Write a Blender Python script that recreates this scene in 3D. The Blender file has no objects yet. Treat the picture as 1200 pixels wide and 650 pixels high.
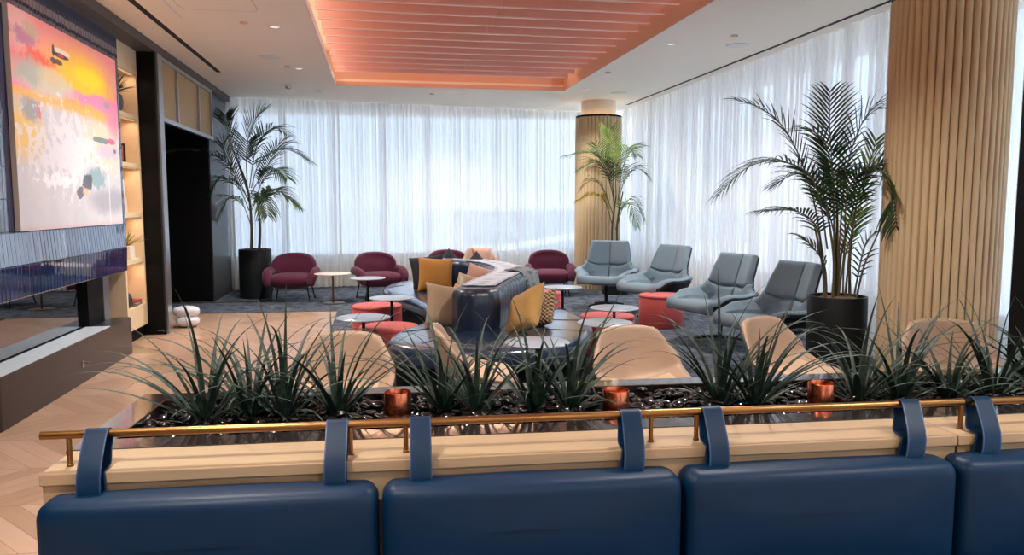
import bpy, bmesh, math, random
from mathutils import Vector, Matrix
random.seed(7)
PI = math.pi
sc = bpy.context.scene
col = sc.collection
R = math.radians

# ------------------------------------------------------------------ materials
def lin(c):
    c = c / 255.0
    return c / 12.92 if c <= 0.04045 else ((c + 0.055) / 1.055) ** 2.4
def rgb(r, g, b): return (lin(r), lin(g), lin(b), 1.0)

class NT:
    def __init__(s, m): s.t = m.node_tree; s.n = s.t.nodes; s.l = s.t.links
    def new(s, typ, **kw):
        n = s.n.new(typ)
        for k, v in kw.items():
            if k == 'ins':
                for a, b in v.items(): n.inputs[a].default_value = b
            else: setattr(n, k, v)
        return n
    def link(s, a, b): s.l.new(a, b)
    def math(s, op, a, b=None, c=None):
        n = s.n.new('ShaderNodeMath'); n.operation = op
        for i, x in enumerate((a, b, c)):
            if x is None: continue
            if isinstance(x, (int, float)): n.inputs[i].default_value = x
            else: s.link(x, n.inputs[i])
        return n.outputs[0]
    def mix(s, fac, a, b):
        n = s.n.new('ShaderNodeMix'); n.data_type = 'RGBA'
        for sock, x in ((n.inputs['Factor'], fac), (n.inputs['A'], a), (n.inputs['B'], b)):
            if isinstance(x, (int, float)): sock.default_value = x
            elif isinstance(x, tuple): sock.default_value = x
            else: s.link(x, sock)
        return n.outputs['Result']

def mat(name, color, rough=0.6, metal=0.0, var=0.0, vscale=8.0, bump=0.0, bscale=200.0, spec=0.5, stretch=None, sheen=0.0, coat=0.0, crough=.05):
    m = bpy.data.materials.new(name); m.use_nodes = True
    t = NT(m); b = t.n['Principled BSDF']
    b.inputs['Base Color'].default_value = color
    b.inputs['Roughness'].default_value = rough
    b.inputs['Metallic'].default_value = metal
    b.inputs['Specular IOR Level'].default_value = spec
    if sheen: b.inputs['Sheen Weight'].default_value = sheen; b.inputs['Sheen Roughness'].default_value = 0.4
    if coat: b.inputs['Coat Weight'].default_value = coat; b.inputs['Coat Roughness'].default_value = crough
    tc = t.new('ShaderNodeTexCoord'); src = tc.outputs['Object']
    if stretch:
        mp = t.new('ShaderNodeMapping'); mp.inputs['Scale'].default_value = stretch
        t.link(src, mp.inputs['Vector']); src = mp.outputs[0]
    if var:
        nz = t.new('ShaderNodeTexNoise', ins={'Scale': vscale, 'Detail': 4.0}); t.link(src, nz.inputs['Vector'])
        lo = tuple(c * (1 - var) for c in color[:3]) + (1,); hi = tuple(min(1, c * (1 + var)) for c in color[:3]) + (1,)
        t.link(t.mix(nz.outputs['Fac'], lo, hi), b.inputs['Base Color'])
    if bump:
        nb = t.new('ShaderNodeTexNoise', ins={'Scale': bscale, 'Detail': 2.0}); t.link(src, nb.inputs['Vector'])
        bp = t.new('ShaderNodeBump', ins={'Strength': bump, 'Distance': 0.004}); t.link(nb.outputs['Fac'], bp.inputs['Height'])
        t.link(bp.outputs[0], b.inputs['Normal'])
    return m

M = {}
M['ceiling'] = mat('ceiling_paint', rgb(252, 243, 228), 0.8, var=0.01)
M['cream'] = mat('cream_wall', rgb(226, 214, 196), 0.7)
M['white'] = mat('white_paint', rgb(236, 232, 224), 0.5)
M['black'] = mat('black_panel', rgb(9, 9, 11), 0.55, spec=0.15)
M['blackgloss'] = mat('black_gloss', rgb(10, 11, 13), 0.02, spec=1.0, coat=1.0, crough=.01)
M['cornice'] = mat('dark_grey_metal', rgb(74, 68, 66), 0.5)
M['silver'] = mat('silver_metal', rgb(176, 178, 182), 0.3, 0.9, bump=0.05, bscale=60)
M['greypanel'] = mat('grey_metal_panel', rgb(66, 68, 72), 0.4, 0.5)
M['slat'] = mat('salmon_slat', rgb(242, 188, 172), 0.6, var=0.04)
M['slatlit'] = mat('lit_slat_underside', rgb(250, 222, 210), 0.6)  # slat undersides: light from below put into a paler colour
M['cove'] = mat('peach_cove', rgb(232, 192, 164), 0.7)
M['dark'] = mat('dark_slot', rgb(16, 16, 16), 0.7)
M['hearth'] = mat('brown_lacquer', rgb(42, 34, 31), 0.3, var=0.06, vscale=3)
M['oakpale'] = mat('pale_oak', rgb(168, 143, 112), 0.5, var=0.17, vscale=2.2, stretch=(1.2, 46, 46), bump=0.008, bscale=12)
M['oakshelf'] = mat('pale_shelf_wood', rgb(226, 204, 168), 0.5, var=0.05, vscale=3, stretch=(3, 3, 20))
M['shelfback'] = mat('tan_shelf_back', rgb(196, 128, 82), 0.6)
M['slatwood'] = mat('slat_oak', rgb(204, 180, 142), 0.5, var=0.10, vscale=2.0, stretch=(14, 14, 1.2))
M['brass'] = mat('antique_brass', rgb(136, 100, 60), 0.32, 1.0, bump=0.03, bscale=30)
M['copper'] = mat('copper', rgb(214, 120, 84), 0.24, 1.0, bump=0.06, bscale=16, stretch=(1, 1, .2))
M['navy'] = mat('navy_leather', rgb(0, 35, 63), 0.45, var=0.10, vscale=5, bump=0.08, bscale=320, spec=0.22)
M['navysofa'] = mat('navy_sofa_leather', rgb(10, 32, 58), 0.36, var=0.06, vscale=5, bump=0.03, bscale=60, spec=0.7, coat=.35, crough=.22)
M['navyedge'] = mat('navy_edge', rgb(22, 58, 98), 0.4)
M['navyseat'] = mat('navy_seat_leather', rgb(16, 40, 68), 0.3, var=0.06, vscale=5, bump=0.02, bscale=60, spec=0.8, coat=1.0, crough=.16)
M['bronze'] = mat('bronze_lacquer', rgb(40, 33, 32), 0.13, 0.0, spec=0.9, coat=0.5)
M['burg'] = mat('burgundy_wool', rgb(84, 22, 52), 0.9, var=0.12, vscale=60, bump=0.2, bscale=300, sheen=0.2)
M['bluegrey'] = mat('bluegrey_fabric', rgb(120, 141, 154), 0.85, var=0.07, vscale=25, bump=0.12, bscale=350, sheen=0.1)
M['shell'] = mat('black_shell', rgb(20, 22, 28), 0.4)
M['beige'] = mat('tan_leather', rgb(166, 138, 114), 0.48, var=0.05, vscale=6, bump=0.05, bscale=250)
M['beigelit'] = mat('tan_leather_lit_seat', rgb(194, 166, 138), 0.48, var=0.05, vscale=6, bump=0.05, bscale=250)  # same leather, paler: light falling on the seat is put into the colour
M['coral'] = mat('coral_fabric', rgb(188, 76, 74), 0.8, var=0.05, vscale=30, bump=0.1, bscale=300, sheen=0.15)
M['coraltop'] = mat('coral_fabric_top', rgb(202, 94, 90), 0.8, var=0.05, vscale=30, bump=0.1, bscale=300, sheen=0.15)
M['tabletop'] = mat('grey_table_top', rgb(160, 172, 186), 0.3, spec=0.6)
M['tabletopwarm'] = mat('warm_table_top', rgb(226, 206, 192), 0.35)
M['blackmetal'] = mat('black_metal', rgb(16, 17, 19), 0.4, 0.4)
M['mustard'] = mat('mustard_fabric', rgb(176, 120, 46), 0.75, var=0.08, vscale=14, bump=0.1, bscale=250, sheen=0.2)
M['ochre'] = mat('ochre_fabric', rgb(190, 148, 80), 0.75, var=0.08, vscale=14, bump=0.1, bscale=250, sheen=0.2)
M['champagne'] = mat('champagne_satin', rgb(168, 146, 118), 0.42, var=0.07, vscale=8, bump=0.06, bscale=40, sheen=0.2)
M['copperpillow'] = mat('copper_satin', rgb(196, 140, 104), 0.45, var=0.07, vscale=8)
M['pink'] = mat('pink_fabric', rgb(184, 142, 126), 0.7, var=0.06, vscale=12, sheen=0.2)
M['darkgrey'] = mat('charcoal_fabric', rgb(58, 60, 66), 0.8, var=0.15, vscale=30)
M['blackpillow'] = mat('black_fabric', rgb(26, 28, 36), 0.8, var=0.1, vscale=20)
M['pot'] = mat('charcoal_pot', rgb(20, 25, 28), 0.5, bump=0.05, bscale=80, spec=.3)
M['soil'] = mat('soil', rgb(116, 98, 82), 0.95, var=0.4, vscale=60, bump=0.6, bscale=90)
M['pebble'] = mat('black_pebble', rgb(7, 7, 8), 0.16, spec=0.6)
M['stem'] = mat('palm_stem', rgb(92, 84, 58), 0.7, var=0.3, vscale=14, stretch=(1, 1, 5))
M['vase'] = mat('slate_vase', rgb(70, 76, 84), 0.5, var=0.1, vscale=20)
M['charcoalvase'] = mat('charcoal_vase', rgb(48, 48, 54), 0.5)
M['redbook'] = mat('red_book', rgb(150, 60, 50), 0.5)
M['greybook'] = mat('grey_book', rgb(120, 116, 112), 0.6)
M['paper'] = mat('paper', rgb(222, 214, 200), 0.8)
M['canvas'] = mat('canvas_edge', rgb(196, 184, 170), 0.8, var=0.05)
M['lobewhite'] = mat('white_film', rgb(226, 228, 236), 0.35)
M['sillstone'] = mat('pale_stone', rgb(206, 216, 226), 0.25, var=0.12, vscale=14, stretch=(1, 3, .4))
M['ground'] = mat('apron', rgb(196, 196, 196), 0.9, var=0.08, vscale=0.05)
M['far'] = mat('far_building', rgb(214, 214, 216), 0.8)

def emis(name, color, s):
    m = bpy.data.materials.new(name); m.use_nodes = True; t = NT(m)
    for n in list(t.n):
        if n.type != 'OUTPUT_MATERIAL': t.n.remove(n)
    e = t.new('ShaderNodeEmission', ins={'Color': color, 'Strength': s})
    t.link(e.outputs[0], t.n['Material Output'].inputs[0]); return m
M['lamp'] = emis('lamp_glow', (1, .93, .82, 1), .3)
M['ledstrip'] = emis('led_glow', (1, .62, .36, 1), .22)

def leafmat(name, dark, light, trans=0.25, band=None, rough=.4):
    m = bpy.data.materials.new(name); m.use_nodes = True; t = NT(m); b = t.n['Principled BSDF']
    tc = t.new('ShaderNodeTexCoord'); nz = t.new('ShaderNodeTexNoise', ins={'Scale': band or 9.0, 'Detail': 3.0})
    t.link(tc.outputs['Object'], nz.inputs['Vector'])
    mr = t.new('ShaderNodeMapRange', ins={'From Min': .38, 'From Max': .68}); t.link(nz.outputs['Fac'], mr.inputs[0])
    c = t.mix(mr.outputs[0], dark, light); t.link(c, b.inputs['Base Color'])
    b.inputs['Roughness'].default_value = rough
    if trans:
        tr = t.new('ShaderNodeBsdfTranslucent'); t.link(c, tr.inputs[0])
        mx = t.new('ShaderNodeMixShader', ins={0: trans}); t.link(b.outputs[0], mx.inputs[1]); t.link(tr.outputs[0], mx.inputs[2])
        t.link(mx.outputs[0], t.n['Material Output'].inputs[0])
    return m
M['palm'] = leafmat('palm_leaf', rgb(30, 54, 32), rgb(66, 96, 46), 0.35)
M['palmfresh'] = leafmat('palm_leaf_fresh', rgb(66, 98, 46), rgb(130, 152, 76), 0.4)
M['palmyellow'] = leafmat('palm_leaf_yellow', rgb(190, 160, 50), rgb(214, 186, 80), 0.4)
M['spear'] = leafmat('spear_leaf', rgb(14, 30, 24), rgb(44, 70, 54), 0.0, 30.0, .58)
M['succulent'] = leafmat('shelf_leaf', rgb(88, 104, 48), rgb(180, 168, 76), 0.1, 30)
M['shrub'] = leafmat('vase_leaf', rgb(44, 58, 40), rgb(88, 104, 70), 0.1, 30)

# tile, floor, carpet, curtain, glass, mesh, painting, throw, weave
def tile_mat():
    m = bpy.data.materials.new('navy_glazed_tile'); m.use_nodes = True; t = NT(m); b = t.n['Principled BSDF']
    tc = t.new('ShaderNodeTexCoord'); sx = t.new('ShaderNodeSeparateXYZ'); t.link(tc.outputs['Object'], sx.inputs[0])
    along = t.math('ADD', sx.outputs['X'], sx.outputs['Y'])
    u = t.math('DIVIDE', along, 0.065); v = t.math('DIVIDE', t.math('ADD', sx.outputs['Z'], -0.1425), 0.2475)
    fu = t.math('FRACT', u); fv = t.math('FRACT', v)
    cell = t.new('ShaderNodeCombineXYZ'); t.link(t.math('FLOOR', u), cell.inputs[0]); t.link(t.math('FLOOR', v), cell.inputs[1])
    wn = t.new('ShaderNodeTexWhiteNoise'); wn.noise_dimensions = '3D'; t.link(cell.outputs[0], wn.inputs['Vector'])
    du = t.math('MULTIPLY', t.math('MINIMUM', fu, t.math('SUBTRACT', 1.0, fu)), 0.065)
    dv = t.math('MULTIPLY', t.math('MINIMUM', fv, t.math('SUBTRACT', 1.0, fv)), 0.2475)
    d = t.math('MINIMUM', du, dv)
    grout = t.math('LESS_THAN', d, 0.0022)
    c = t.mix(wn.outputs['Value'], rgb(14, 36, 78), rgb(26, 54, 104))
    t.link(t.mix(grout, c, rgb(14, 16, 22)), b.inputs['Base Color'])
    b.inputs['Roughness'].default_value = 0.07; b.inputs['Specular IOR Level'].default_value = 0.9
    b.inputs['Coat Weight'].default_value = 1.0; b.inputs['Coat IOR'].default_value = 1.9; b.inputs['Coat Roughness'].default_value = .04
    edge = t.math('MINIMUM', t.math('DIVIDE', d, 0.007), 1.0)
    nz = t.new('ShaderNodeTexNoise', ins={'Scale': 9.0, 'Detail': 1.0}); t.link(tc.outputs['Object'], nz.inputs['Vector'])
    tilt = t.math('MULTIPLY', t.math('MULTIPLY', t.math('SUBTRACT', fu, .5), t.math('SUBTRACT', wn.outputs['Value'], .5)), .6)
    h = t.math('ADD', t.math('ADD', edge, t.math('MULTIPLY', nz.outputs['Fac'], .35)), tilt)
    bp = t.new('ShaderNodeBump', ins={'Strength': 0.45, 'Distance': 0.003}); t.link(h, bp.inputs['Height'])
    t.link(bp.outputs[0], b.inputs['Normal']); t.link(bp.outputs[0], b.inputs['Coat Normal']); return m
M['tile'] = tile_mat()

def floor_mat():
    m = bpy.data.materials.new('chevron_oak_floor'); m.use_nodes = True; t = NT(m); b = t.n['Principled BSDF']
    tc = t.new('ShaderNodeTexCoord'); sx = t.new('ShaderNodeSeparateXYZ'); t.link(tc.outputs['Object'], sx.inputs[0])
    W = 0.62; P = 0.15
    tri = t.math('PINGPONG', sx.outputs['Y'], W)
    v = t.math('DIVIDE', t.math('ADD', sx.outputs['X'], t.math('MULTIPLY', tri, 0.9)), P)
    colid = t.math('FLOOR', t.math('DIVIDE', sx.outputs['Y'], W)); pid = t.math('FLOOR', v); fv = t.math('FRACT', v)
    cell = t.new('ShaderNodeCombineXYZ'); t.link(colid, cell.inputs[0]); t.link(pid, cell.inputs[1])
    wn = t.new('ShaderNodeTexWhiteNoise'); wn.noise_dimensions = '3D'; t.link(cell.outputs[0], wn.inputs['Vector'])
    gv = t.new('ShaderNodeCombineXYZ'); t.link(v, gv.inputs[0]); t.link(t.math('MULTIPLY', tri, 1.6), gv.inputs[1]); t.link(t.math('MULTIPLY', wn.outputs['Value'], 40.0), gv.inputs[2])
    nz = t.new('ShaderNodeTexNoise', ins={'Scale': 2.4, 'Detail': 6.0, 'Roughness': .6}); t.link(gv.outputs[0], nz.inputs['Vector'])
    c = t.mix(wn.outputs['Value'], rgb(178, 143, 117), rgb(203, 168, 142))
    c = t.mix(t.math('MULTIPLY', t.math('SUBTRACT', nz.outputs['Fac'], .3), .55), c, rgb(132, 96, 74))
    e1 = t.math('MULTIPLY', t.math('MINIMUM', fv, t.math('SUBTRACT', 1.0, fv)), P)
    e2 = t.math('MINIMUM', tri, t.math('SUBTRACT', W, tri))
    line = t.math('LESS_THAN', t.math('MINIMUM', e1, e2), 0.0025)
    t.link(t.mix(t.math('MULTIPLY', line, .6), c, rgb(96, 66, 48)), b.inputs['Base Color'])
    b.inputs['Roughness'].default_value = 0.3; b.inputs['Specular IOR Level'].default_value = .5
    return m
M['floor'] = floor_mat()

def carpet_mat():
    m = bpy.data.materials.new('blue_grey_carpet'); m.use_nodes = True; t = NT(m); b = t.n['Principled BSDF']
    tc = t.new('ShaderNodeTexCoord')
    a = t.new('ShaderNodeTexNoise', ins={'Scale': 7.0, 'Detail': 8.0, 'Roughness': .75}); t.link(tc.outputs['Object'], a.inputs['Vector'])
    mr = t.new('ShaderNodeMapRange', ins={'From Min': .38, 'From Max': .64}); t.link(a.outputs['Fac'], mr.inputs[0])
    t.link(t.mix(mr.outputs[0], rgb(50, 56, 66), rgb(112, 120, 132)), b.inputs['Base Color'])
    b.inputs['Roughness'].default_value = 1.0; b.inputs['Specular IOR Level'].default_value = .1
    n2 = t.new('ShaderNodeTexNoise', ins={'Scale': 180.0}); t.link(tc.outputs['Object'], n2.inputs['Vector'])
    bp = t.new('ShaderNodeBump', ins={'Strength': .4, 'Distance': .005}); t.link(n2.outputs['Fac'], bp.inputs['Height']); t.link(bp.outputs[0], b.inputs['Normal'])
    return m
M['carpet'] = carpet_mat()

def curtain_mat():
    m = bpy.data.materials.new('sheer_voile'); m.use_nodes = True; t = NT(m)
    t.n.remove(t.n['Principled BSDF'])
    tr = t.new('ShaderNodeBsdfTransparent', ins={'Color': (1, 1, 1, 1)})
    tl = t.new('ShaderNodeBsdfTranslucent', ins={'Color': (.93, .92, .90, 1)})
    df = t.new('ShaderNodeBsdfDiffuse', ins={'Color': (.90, .89, .87, 1)})
    mx = t.new('ShaderNodeMixShader', ins={0: 0.35}); t.link(tl.outputs[0], mx.inputs[1]); t.link(df.outputs[0], mx.inputs[2])
    m2 = t.new('ShaderNodeMixShader', ins={0: 0.74}); t.link(tr.outputs[0], m2.inputs[1]); t.link(mx.outputs[0], m2.inputs[2])
    t.link(m2.outputs[0], t.n['Material Output'].inputs[0]); return m
M['curtain'] = curtain_mat()

def glass_mat(name, tint):
    m = bpy.data.materials.new(name); m.use_nodes = True; t = NT(m); t.n.remove(t.n['Principled BSDF'])
    tr = t.new('ShaderNodeBsdfTransparent', ins={'Color': tint}); gl = t.new('ShaderNodeBsdfGlossy', ins={'Roughness': .02})
    mx = t.new('ShaderNodeMixShader', ins={0: .06}); t.link(tr.outputs[0], mx.inputs[1]); t.link(gl.outputs[0], mx.inputs[2])
    t.link(mx.outputs[0], t.n['Material Output'].inputs[0]); return m
M['glass'] = glass_mat('window_glass', (.94, .97, .98, 1)); M['tintedblue'] = glass_mat('tinted_far_window_glass', (.405, .43, .455, 1)); M['tinted'] = glass_mat('tinted_window_glass', (.44, .46, .48, 1))

def mesh_mat():
    m = bpy.data.materials.new('gold_weave'); m.use_nodes = True; t = NT(m); b = t.n['Principled BSDF']
    tc = t.new('ShaderNodeTexCoord'); sx = t.new('ShaderNodeSeparateXYZ'); t.link(tc.outputs['Object'], sx.inputs[0])
    a = t.math('SINE', t.math('MULTIPLY', t.math('ADD', sx.outputs['Y'], sx.outputs['Z']), 190.0))
    c = t.math('SINE', t.math('MULTIPLY', t.math('SUBTRACT', sx.outputs['Y'], sx.outputs['Z']), 190.0))
    h = t.math('MULTIPLY', a, c); mr = t.new('ShaderNodeMapRange', ins={'From Min': -.6, 'From Max': .6}); t.link(h, mr.inputs[0])
    t.link(t.mix(mr.outputs[0], rgb(120, 92, 56), rgb(222, 188, 132)), b.inputs['Base Color']); b.inputs['Roughness'].default_value = .5
    b.inputs['Metallic'].default_value = .3
    return m
M['mesh'] = mesh_mat()

def throw_mat(name, a, b_, c_, s):
    m = bpy.data.materials.new(name); m.use_nodes = True; t = NT(m); b = t.n['Principled BSDF']
    uv = t.new('ShaderNodeUVMap'); sx = t.new('ShaderNodeSeparateXYZ'); t.link(uv.outputs[0], sx.inputs[0])
    u = t.math('PINGPONG', t.math('MULTIPLY', sx.outputs['X'], s), .5); v = sx.outputs['Y']
    d = t.math('ABSOLUTE', t.math('SUBTRACT', t.math('MULTIPLY', v, 2.0), 1.0))
    bandm = t.math('MULTIPLY', t.math('LESS_THAN', d, .62), t.math('GREATER_THAN', t.math('ADD', u, t.math('MULTIPLY', d, -.5)), .27))
    edge = t.math('MULTIPLY', t.math('GREATER_THAN', d, .78), t.math('LESS_THAN', t.math('FRACT', t.math('MULTIPLY', sx.outputs['X'], s * 3)), .5))
    c = t.mix(t.math('MULTIPLY', bandm, .8), a, b_); c = t.mix(t.math('MULTIPLY', edge, .7), c, c_)
    t.link(c, b.inputs['Base Color']); b.inputs['Roughness'].default_value = .95
    return m
M['throw'] = throw_mat('woven_throw', rgb(206, 212, 222), rgb(128, 138, 158), rgb(90, 100, 126), 14)
M['greythrow'] = throw_mat('grey_throw', rgb(124, 130, 134), rgb(74, 80, 88), rgb(56, 62, 70), 5)

def weave_mat():
    m = bpy.data.materials.new('chunky_weave'); m.use_nodes = True; t = NT(m); b = t.n['Principled BSDF']
    tc = t.new('ShaderNodeTexCoord'); sx = t.new('ShaderNodeSeparateXYZ'); t.link(tc.outputs['Object'], sx.inputs[0])
    a = t.math('SINE', t.math('MULTIPLY', sx.outputs['X'], 150.0)); c = t.math('SINE', t.math('MULTIPLY', sx.outputs['Y'], 150.0))
    h = t.math('MULTIPLY', a, c); mr = t.new('ShaderNodeMapRange', ins={'From Min': -.5, 'From Max': .5}); t.link(h, mr.inputs[0])
    t.link(t.mix(mr.outputs[0], rgb(96, 74, 54), rgb(206, 178, 140)), b.inputs['Base Color']); b.inputs['Roughness'].default_value = .95
    bp = t.new('ShaderNodeBump', ins={'Strength': .8, 'Distance': .01}); t.link(h, bp.inputs['Height']); t.link(bp.outputs[0], b.inputs['Normal'])
    return m
M['weave'] = weave_mat()

def painting_mat(y0, y1, z0, z1):
    m = bpy.data.materials.new('abstract_painting'); m.use_nodes = True; t = NT(m); b = t.n['Principled BSDF']
    b.inputs['Roughness'].default_value = .45; b.inputs['Specular IOR Level'].default_value = .25
    tc = t.new('ShaderNodeTexCoord'); sx = t.new('ShaderNodeSeparateXYZ'); t.link(tc.outputs['Object'], sx.inputs[0])
    u = t.math('DIVIDE', t.math('SUBTRACT', sx.outputs['Y'], y0), y1 - y0); v = t.math('DIVIDE', t.math('SUBTRACT', sx.outputs['Z'], z0), z1 - z0)
    def noise(scale, off):
        mp = t.new('ShaderNodeMapping'); mp.inputs['Location'].default_value = (off, off * .7, off * 1.3); t.link(tc.outputs['Object'], mp.inputs['Vector'])
        n = t.new('ShaderNodeTexNoise', ins={'Scale': scale, 'Detail': 6.0, 'Roughness': .62}); t.link(mp.outputs[0], n.inputs['Vector'])
        return t.math('SUBTRACT', n.outputs['Fac'], .5)
    nb = noise(2.6, 3.1); nf = noise(11.0, 7.7); nv = noise(30.0, 1.2)
    base = t.mix(t.math('ADD', .5, t.math('MULTIPLY', nb, 2.2)), rgb(206, 204, 212), rgb(226, 220, 222))
    c = base
    def band(c, va, vb, soft, colr, wob=.12, amt=1.0, slope=0.0):
        vv = t.math('ADD', t.math('ADD', v, t.math('MULTIPLY', u, slope)), t.math('ADD', t.math('MULTIPLY', nb, wob), t.math('MULTIPLY', nf, wob * .35)))
        lo = t.new('ShaderNodeMapRange', ins={'From Min': va - soft, 'From Max': va + soft}); t.link(vv, lo.inputs[0])
        hi = t.new('ShaderNodeMapRange', ins={'From Min': vb - soft, 'From Max': vb + soft, 'To Min': 1.0, 'To Max': 0.0}); t.link(vv, hi.inputs[0])
        return t.mix(t.math('MULTIPLY', t.math('MULTIPLY', lo.outputs[0], hi.outputs[0]), amt), c, colr)
    def blob(c, cu, cv, ru, rv, colr, soft=.35, wob=.5, amt=1.0, fine=.5):
        a = t.math('POWER', t.math('DIVIDE', t.math('SUBTRACT', u, cu), ru), 2.0); e = t.math('POWER', t.math('DIVIDE', t.math('SUBTRACT', v, cv), rv), 2.0)
        d = t.math('ADD', t.math('SQRT', t.math('ADD', a, e)), t.math('ADD', t.math('MULTIPLY', nb, wob), t.math('MULTIPLY', nf, fine)))
        mr = t.new('ShaderNodeMapRange', ins={'From Min': 1 - soft, 'From Max': 1 + soft, 'To Min': 1.0, 'To Max': 0.0}); t.link(d, mr.inputs[0])
        return t.mix(t.math('MULTIPLY', mr.outputs[0], amt), c, colr)
    P_ = rgb
    c = blob(c, .05, .45, .16, .12, P_(248, 206, 130), .4)
    c = blob(c, .80, .47, .22, .14, P_(246, 222, 184), .5, amt=.8)
    c = band(c, .60, .72, .02, P_(252, 192, 112), .08)
    c = band(c, .66, 1.3, .02, P_(250, 150, 150), .08)
    c = blob(c, .95, .70, .12, .16, P_(252, 150, 176), .4)
    c = blob(c, .60, .80, .36, .15, P_(252, 182, 92), .4)
    c = blob(c, .63, .79, .25, .11, P_(254, 206, 64), .35)
    c = blob(c, .66, .82, .14, .05, P_(254, 222, 40), .3)
    c = band(c, .65, .70, .012, P_(252, 148, 190), .09, slope=-.04)
    c = blob(c, .82, .69, .16, .03, P_(252, 150, 188), .3)
    c = blob(c, .06, .92, .12, .09, P_(246, 186, 178), .4)
    c = blob(c, .10, .885, .09, .035, P_(196, 130, 158), .35, 1.0, .9, 3.5)
    c = blob(c, .16, .93, .06, .03, P_(206, 180, 150), .35, 1.0, .8, 2.5)
    c = blob(c, .20, .80, .12, .045, P_(246, 98, 76), .35, 1.0, .9, 3.0)
    c = blob(c, .24, .715, .24, .065, P_(216, 212, 186), .3, .8, .9, 1.4)
    c = blob(c, .13, .74, .10, .06, P_(178, 180, 172), .4, 1.0, .75, 2.2)
    c = blob(c, .30, .74, .08, .04, P_(226, 196, 150), .4, 1.0, .7, 2.2)
    c = blob(c, .41, .895, .075, .014, P_(244, 226, 212), .1, .1, .9, .5)
    c = blob(c, .40, .872, .075, .012, P_(66, 56, 66), .08, .1, .95, .7)
    c = blob(c, .40, .873, .03, .007, P_(226, 60, 86), .1, .1, .9, .5)
    c = blob(c, .335, .885, .012, .03, P_(60, 54, 64), .08, .1, .9, .5)
    c = blob(c, .33, .835, .025, .015, P_(70, 66, 76), .12, .2, .9, 1.0)
    c = blob(c, .38, .835, .032, .014, P_(78, 66, 78), .12, .2, .9, 1.0)
    c = blob(c, .86, .705, .035, .022, P_(172, 160, 176), .2, .3, .85, 1.0)
    c = blob(c, .885, .76, .006, .05, P_(196, 90, 120), .2, .1, .7, .5)
    c = blob(c, .13, .56, .07, .06, P_(156, 162, 172), .25, .5, .75, 2.0)
    c = blob(c, .19, .56, .012, .05, P_(236, 130, 130), .2, .2, .8, .8)
    c = blob(c, .42, .40, .30, .16, P_(240, 234, 240), .12, .6, .75, 6.0)
    c = blob(c, .40, .50, .10, .05, P_(238, 230, 234), .12, .4, .8, 5.0)
    c = blob(c, .36, .24, .16, .035, P_(248, 244, 248), .1, .4, .9, 6.0)
    c = blob(c, .86, .43, .13, .05, P_(212, 194, 216), .25, .5, .85, 2.0)
    c = blob(c, .78, .49, .11, .016, P_(112, 134, 144), .12, .2, .9, 1.6)
    c = blob(c, .90, .495, .045, .018, P_(240, 96, 140), .15, .2, .9, 1.2)
    c = blob(c, .94, .44, .02, .014, P_(112, 98, 140), .15, .2, .85, 1.2)
    c = blob(c, .70, .27, .11, .055, P_(140, 174, 182), .2, .5, .9, 2.6)
    c = blob(c, .60, .24, .05, .045, P_(92, 94, 104), .1, .4, .9, 2.0)
    c = blob(c, .52, .185, .035, .03, P_(96, 96, 104), .06, .2, .9, 1.4)
    c = blob(c, .58, .19, .03, .02, P_(248, 200, 160), .15, .2, .8, 1.4)
    c = blob(c, .84, .14, .22, .07, P_(168, 168, 180), .4, .5, .85, 1.0)
    c = band(c, .0, .015, .010, P_(244, 188, 190), .02, .6)
    ln = t.math('LESS_THAN', t.math('ABSOLUTE', t.math('SUBTRACT', u, .845)), .006)
    c = t.mix(t.math('MULTIPLY', ln, t.math('MULTIPLY', t.math('LESS_THAN', v, .3), .7)), c, rgb(238, 236, 240))
    t.link(t.mix(t.math('MULTIPLY', nv, .25), c, rgb(250, 248, 248)), b.inputs['Base Color'])
    return m

# ------------------------------------------------------------------ geometry helpers
def put(o, parent=None):
    col.objects.link(o)
    if parent is not None: o.parent = parent
    return o
def obj(name, bm, m, parent=None, smooth=True, bevel=0, subsurf=0, loc=None, rotz=None, ang=40):
    me = bpy.data.meshes.new(name); bmesh.ops.recalc_face_normals(bm, faces=bm.faces)
    bm.to_mesh(me); bm.free()
    if isinstance(m, (list, tuple)):
        for x in m: me.materials.append(M[x])
    else: me.materials.append(M[m])
    if smooth:
        for p in me.polygons: p.use_smooth = True
        try: me.set_sharp_from_angle(angle=R(ang))
        except Exception: pass
    o = bpy.data.objects.new(name, me); put(o, parent)
    if bevel:
        md = o.modifiers.new('bevel', 'BEVEL'); md.width = bevel; md.segments = 2; md.limit_method = 'ANGLE'; md.angle_limit = R(50)
    if subsurf:
        md = o.modifiers.new('subsurf', 'SUBSURF'); md.levels = subsurf; md.render_levels = subsurf
    if loc is not None: o.location = loc
    if rotz is not None: o.rotation_euler = (0, 0, rotz)
    return o
def tag(o, label, cat, group=None):
    o['label'] = label; o['category'] = cat
    if group: o['group'] = group
    return o
def thing(name, label, cat, loc=(0, 0, 0), rotz=0.0, group=None):
    o = bpy.data.objects.new(name, None); col.objects.link(o); o.location = loc; o.rotation_euler = (0, 0, rotz)
    o.empty_display_size = .1
    return tag(o, label, cat, group)
def struct(name, bm, m, smooth=False, bevel=0):
    o = obj(name, bm, m, None, smooth, bevel); o['kind'] = 'structure'; return o
def dup(root, loc, rotz, label, group=None):
    r = root.copy(); col.objects.link(r); r.location = loc; r.rotation_euler = (0, 0, rotz); r['label'] = label
    if group: r['group'] = group
    for ch in list(root.children):
        c = ch.copy(); col.objects.link(c); c.parent = r
        for g in list(ch.children):
            d = g.copy(); col.objects.link(d); d.parent = c
    return r

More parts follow.
